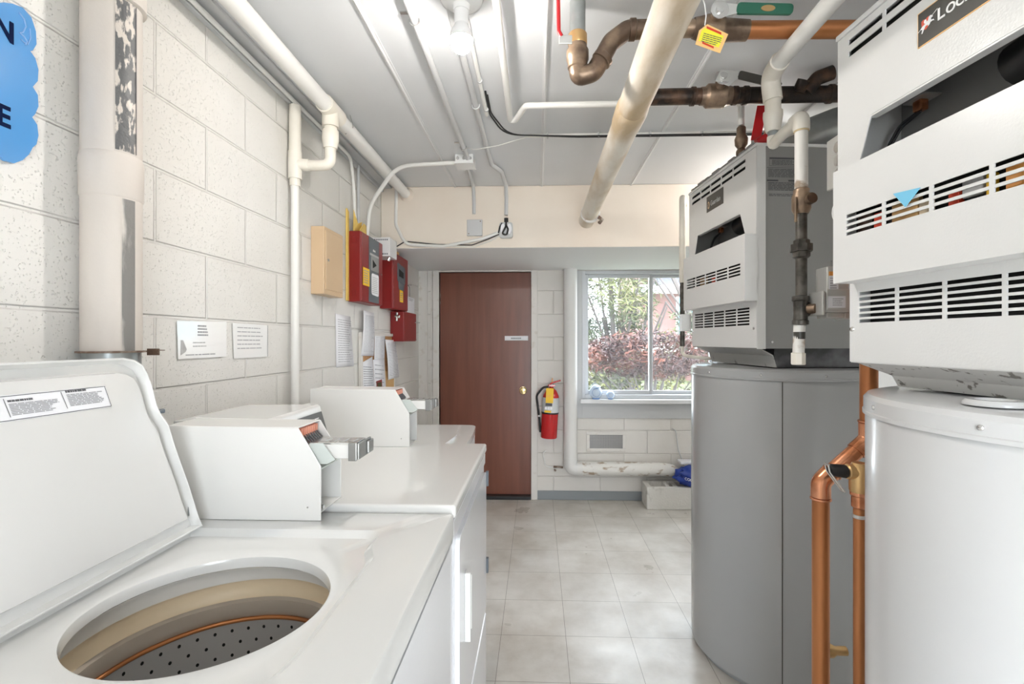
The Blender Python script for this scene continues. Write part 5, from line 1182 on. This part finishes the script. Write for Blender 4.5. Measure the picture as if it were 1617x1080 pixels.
# blue bag
t = thing('plastic_bag', 'crumpled dark blue plastic bag lying on the concrete block', 'bag', (1.25, 4.0, .19))
b = bmesh.new(); bmesh.ops.create_icosphere(b, subdivisions=4, radius=1)
rnd = random.Random(5)
from mathutils import noise as mn
for v in b.verts:
    n_ = v.co.copy(); k = 1 + .35*mn.noise(n_*2.3) + .18*mn.noise(n_*6)
    v.co = Vector((1.29 + n_.x*.145*k, 3.98 + n_.y*.085*k, .272 + n_.z*.078*k))
    v.co.z = max(v.co.z, .187)
bg = obj('bag_body', b, M['bag_blue'], t, smooth=70)
text('COL', .03, (1.19, 3.885, .265), (1, 0, -.25), (0, 0, 1), M['white_ink'], bg, name='white_print')
tag(obj('white_tray', box(1.20, 1.42, 4.02, 4.12, .355, .375), M['paper'], bevel=.003), 'white tray edge resting behind the blue bag', 'tray')
pipe('wall_wire', 'thin gray wire coming out of the wall under the window', [at(1061, 676, y=YB), at(1067, 680, y=YB-.02), at(1071, 710, y=YB-.02), at(1080, 735, y=YB-.03), at(1086, 742, y=YB-.04)], .004, M['conduit'], .03, 'wire')
t = thing('tubing', 'small white tube with a rusty valve at the wall below the extinguisher', 'tube', tuple(at(862, 712, y=YB)))
obj('tube_body', tube(fillet([at(862, 711, y=YB), at(857, 716, y=YB-.02), at(861, 735, y=YB-.02), at(875, 739, y=YB-.02), at(884, 738, y=YB-.02)], .03), .007, 10), M['pvc_white'], t, smooth=60)
b = bmesh.new(); tb(b, [at(874, 737, y=YB-.03), at(889, 738, y=YB-.03)], .009, 10); tb(b, [at(876, 742, y=YB-.03), at(877, 743, y=YB-.05)], .009, 10); obj('valve', b, M['rust'], t, smooth=40)
# globes on the sill
def globe(px, py, r, lab, big):
    p = at(px, py, y=YB-.03); z = WZ0 + r
    t = thing('glass_ornament', lab, 'ornament', (p.x, YB-.03, WZ0), 'ornaments on the window sill')
    obj('globe', lth([(r*math.sin(PI*k/24), -r*math.cos(PI*k/24)) for k in range(1, 24)], (p.x, YB-.03, z), n=32), M['ornament_white'], t, smooth=80)
    obj('base_ring', lth([(r*.55, 0), (r*.6, .003), (r*.6, .008), (r*.5, .01)], (p.x, YB-.03, WZ0), n=24), M['ornament_blue'], t, smooth=40)
    n = Vector((-.05, -1, .1)).normalized()
    b = bmesh.new(); lathe(b, [(r*.56, r*.80), (r*.60, r*.83), (r*.62, r*.80)], (p.x, YB-.03, z), n, 28); obj('window_ring', b, M['ornament_blue'], t, smooth=50)
    b = bmesh.new(); lathe(b, [(.0, r*.84), (r*.3, r*.90), (r*.55, r*.83)], (p.x, YB-.03, z), n, 28); obj('front_panel', b, M['ornament_dark' if big else 'ornament_white'], t, smooth=50)
    if big:
        obj('swirl_cap', lth([(r*.75, 0), (r*.8, r*.15), (r*.5, r*.45), (r*.2, r*.6), (0, r*.65)], (p.x-.0, YB-.03, z+r*.62), (-.3, 0, 1), 24), M['ornament_white'], t, smooth=50)
        obj('blue_stripe', lth([(r*.80, 0), (r*.82, r*.05), (r*.76, r*.12)], (p.x, YB-.03, z+r*.66), (-.3, 0, 1), 24), M['ornament_blue'], t, smooth=50)
M['ornament_white'] = mat('ornament_white_glaze', (.62, .74, .90), .08, coat=.8)
M['ornament_blue'] = mat('ornament_blue_glaze', (.16, .32, .66), .1, coat=.8)
M['ornament_dark'] = mat('ornament_navy_glaze', (.03, .06, .22), .1, coat=.8)
globe(941, 620, .056, 'larger blue and white round ornament on the window sill', True)
globe(964, 622, .036, 'smaller pale blue round ornament on the window sill', False)

# ================================================================== OUTSIDE
struct(obj('ground', box(-14, 20, YB+.2, 30, -.3, -.02), M['soil']))
struct(obj('ground', box(-8, 9, -14, YR-.2, -.3, -.02), M['concrete']))
def foliage(n, cen, rad, ln, wd, seed, hollow=.35, droop=.2, zmin=-.02):
    rnd = random.Random(seed); b = bmesh.new()
    for _ in range(n):
        v = Vector((rnd.gauss(0, 1), rnd.gauss(0, 1), rnd.gauss(0, 1))).normalized() * (rnd.uniform(hollow, 1) ** .6)
        p = Vector((cen[0] + v.x*rad[0], cen[1] + v.y*rad[1], cen[2] + v.z*rad[2]))
        k = mn.noise(p*2.2)
        if k < -.18: continue
        d = Vector((rnd.gauss(0, 1), rnd.gauss(0, 1), rnd.gauss(0, .6) - droop)).normalized(); s = d.cross(Vector((rnd.gauss(0, 1), rnd.gauss(0, 1), rnd.gauss(0, 1)))).normalized()
        l = ln*rnd.uniform(.6, 1.3); w2 = wd*rnd.uniform(.7, 1.2); up = d.cross(s)*l*.08
        a1, a2, a3, a4 = p, p + d*l*.45 + s*w2/2 + up, p + d*l, p + d*l*.45 - s*w2/2 + up
        if min(a1.z, a3.z) < zmin: continue
        V_ = [b.verts.new(q) for q in (a1, a2, a3, a4)]; b.faces.new(V_[:3]); b.faces.new((V_[0], V_[2], V_[3]))
    return b
def branches(base, cen, rad, n, seed, r0=.03):
    rnd = random.Random(seed); b = bmesh.new(); base = Vector(base)
    for _ in range(n):
        v = Vector((rnd.gauss(0, 1), rnd.gauss(0, 1), rnd.gauss(0, 1))).normalized()
        e = Vector((cen[0] + v.x*rad[0]*.9, cen[1] + v.y*rad[1]*.9, cen[2] + v.z*rad[2]*.9)); m1 = base.lerp(e, .5) + Vector((rnd.uniform(-.1, .1), rnd.uniform(-.1, .1), rnd.uniform(0, .15)))
        tb(b, fillet([base, m1, e], .2, 4), [r0*(1 - i/7.0*.8) for i in range(7)][:len(fillet([base, m1, e], .2, 4))] + [r0*.2]*max(0, len(fillet([base, m1, e], .2, 4))-7), 6)
    return b
t = thing('red_shrub', 'dark red maple shrub right outside the window', 'shrub', (1.35, 6.1, 0))
obj('foliage', foliage(4600, (1.45, 6.0, 1.22), (1.0, .42, .30), .085, .028, 11), M['leaf_red'], t)
obj('stem', branches((1.4, 6.1, -.02), (1.45, 6.1, 1.1), (.9, .5, .6), 14, 3, .022), M['bark'], t)
t = thing('green_shrub', 'yellow-green hedge beneath the red shrub outside the window', 'shrub', (1.4, 6.7, 0))
obj('foliage', foliage(5200, (1.5, 7.1, .62), (1.5, .38, .66), .08, .035, 12), M['leaf_green'], t)
obj('stem', branches((1.5, 7.1, -.02), (1.5, 7.1, .7), (1.2, .3, .5), 14, 4, .02), M['bark'], t)
t = thing('pine_tree', 'pale green pine with drooping needles behind the shrubs', 'tree', (1.6, 8.6, 0))
obj('foliage', foliage(8500, (.95, 8.6, 2.25), (1.25, .9, 1.15), .17, .022, 13, droop=.5), M['needles'], t)
obj('stem', branches((1.5, 8.6, -.02), (1.2, 8.6, 2.3), (1.3, .8, 1.2), 22, 5, .05), M['bark'], t)
t = thing('leafy_tree', 'bare-branched tree reaching in from the right outside', 'tree', (3.6, 7.6, 0))
obj('stem', branches((3.3, 7.6, -.02), (2.35, 7.6, 2.3), (.7, .4, .7), 14, 9, .045), M['bark'], t)
obj('foliage', foliage(2600, (2.7, 7.7, 1.45), (.8, .5, .55), .12, .03, 15), M['needles'], t)
t = thing('apartment_building', 'pink brick building with white balcony bands across the yard', 'building', (7, 17, 0))
obj('wall', box(3.7, 14, 17, 22, -.02, 7.5), M['brick_far'], t)
b = bmesh.new()
for z in (1.0, 3.05, 3.75, 6.2): bx(b, 3.5, 14, 16.3, 17.2, z, z+.25)
obj('balcony_band', b, M['far_white'], t)
for x in (4.9, 7.6, 10.3):
    for z in (1.45, 4.2):
        wn = obj('window', box(x, x+1.3, 16.93, 17.0, z, z+1.5), M['far_white'], t); obj('pane', box(x+.06, x+1.24, 16.9, 16.935, z+.06, z+1.44), M['far_glass'], wn)
b = bmesh.new()
for k in range(22): bx(b, 5.0 + k*.12, 5.04 + k*.12, 16.32, 16.36, 1.25, 2.2)
bx(b, 5.0, 7.7, 16.3, 16.38, 2.2, 2.26); obj('balcony_railing', b, M['far_white'], t)
obj('recess_shade', box(4.1, 14, 16.6, 17.0, 3.3, 3.75), M['far_dark'], t)  # solid dark box; shade between the bands put into its colour
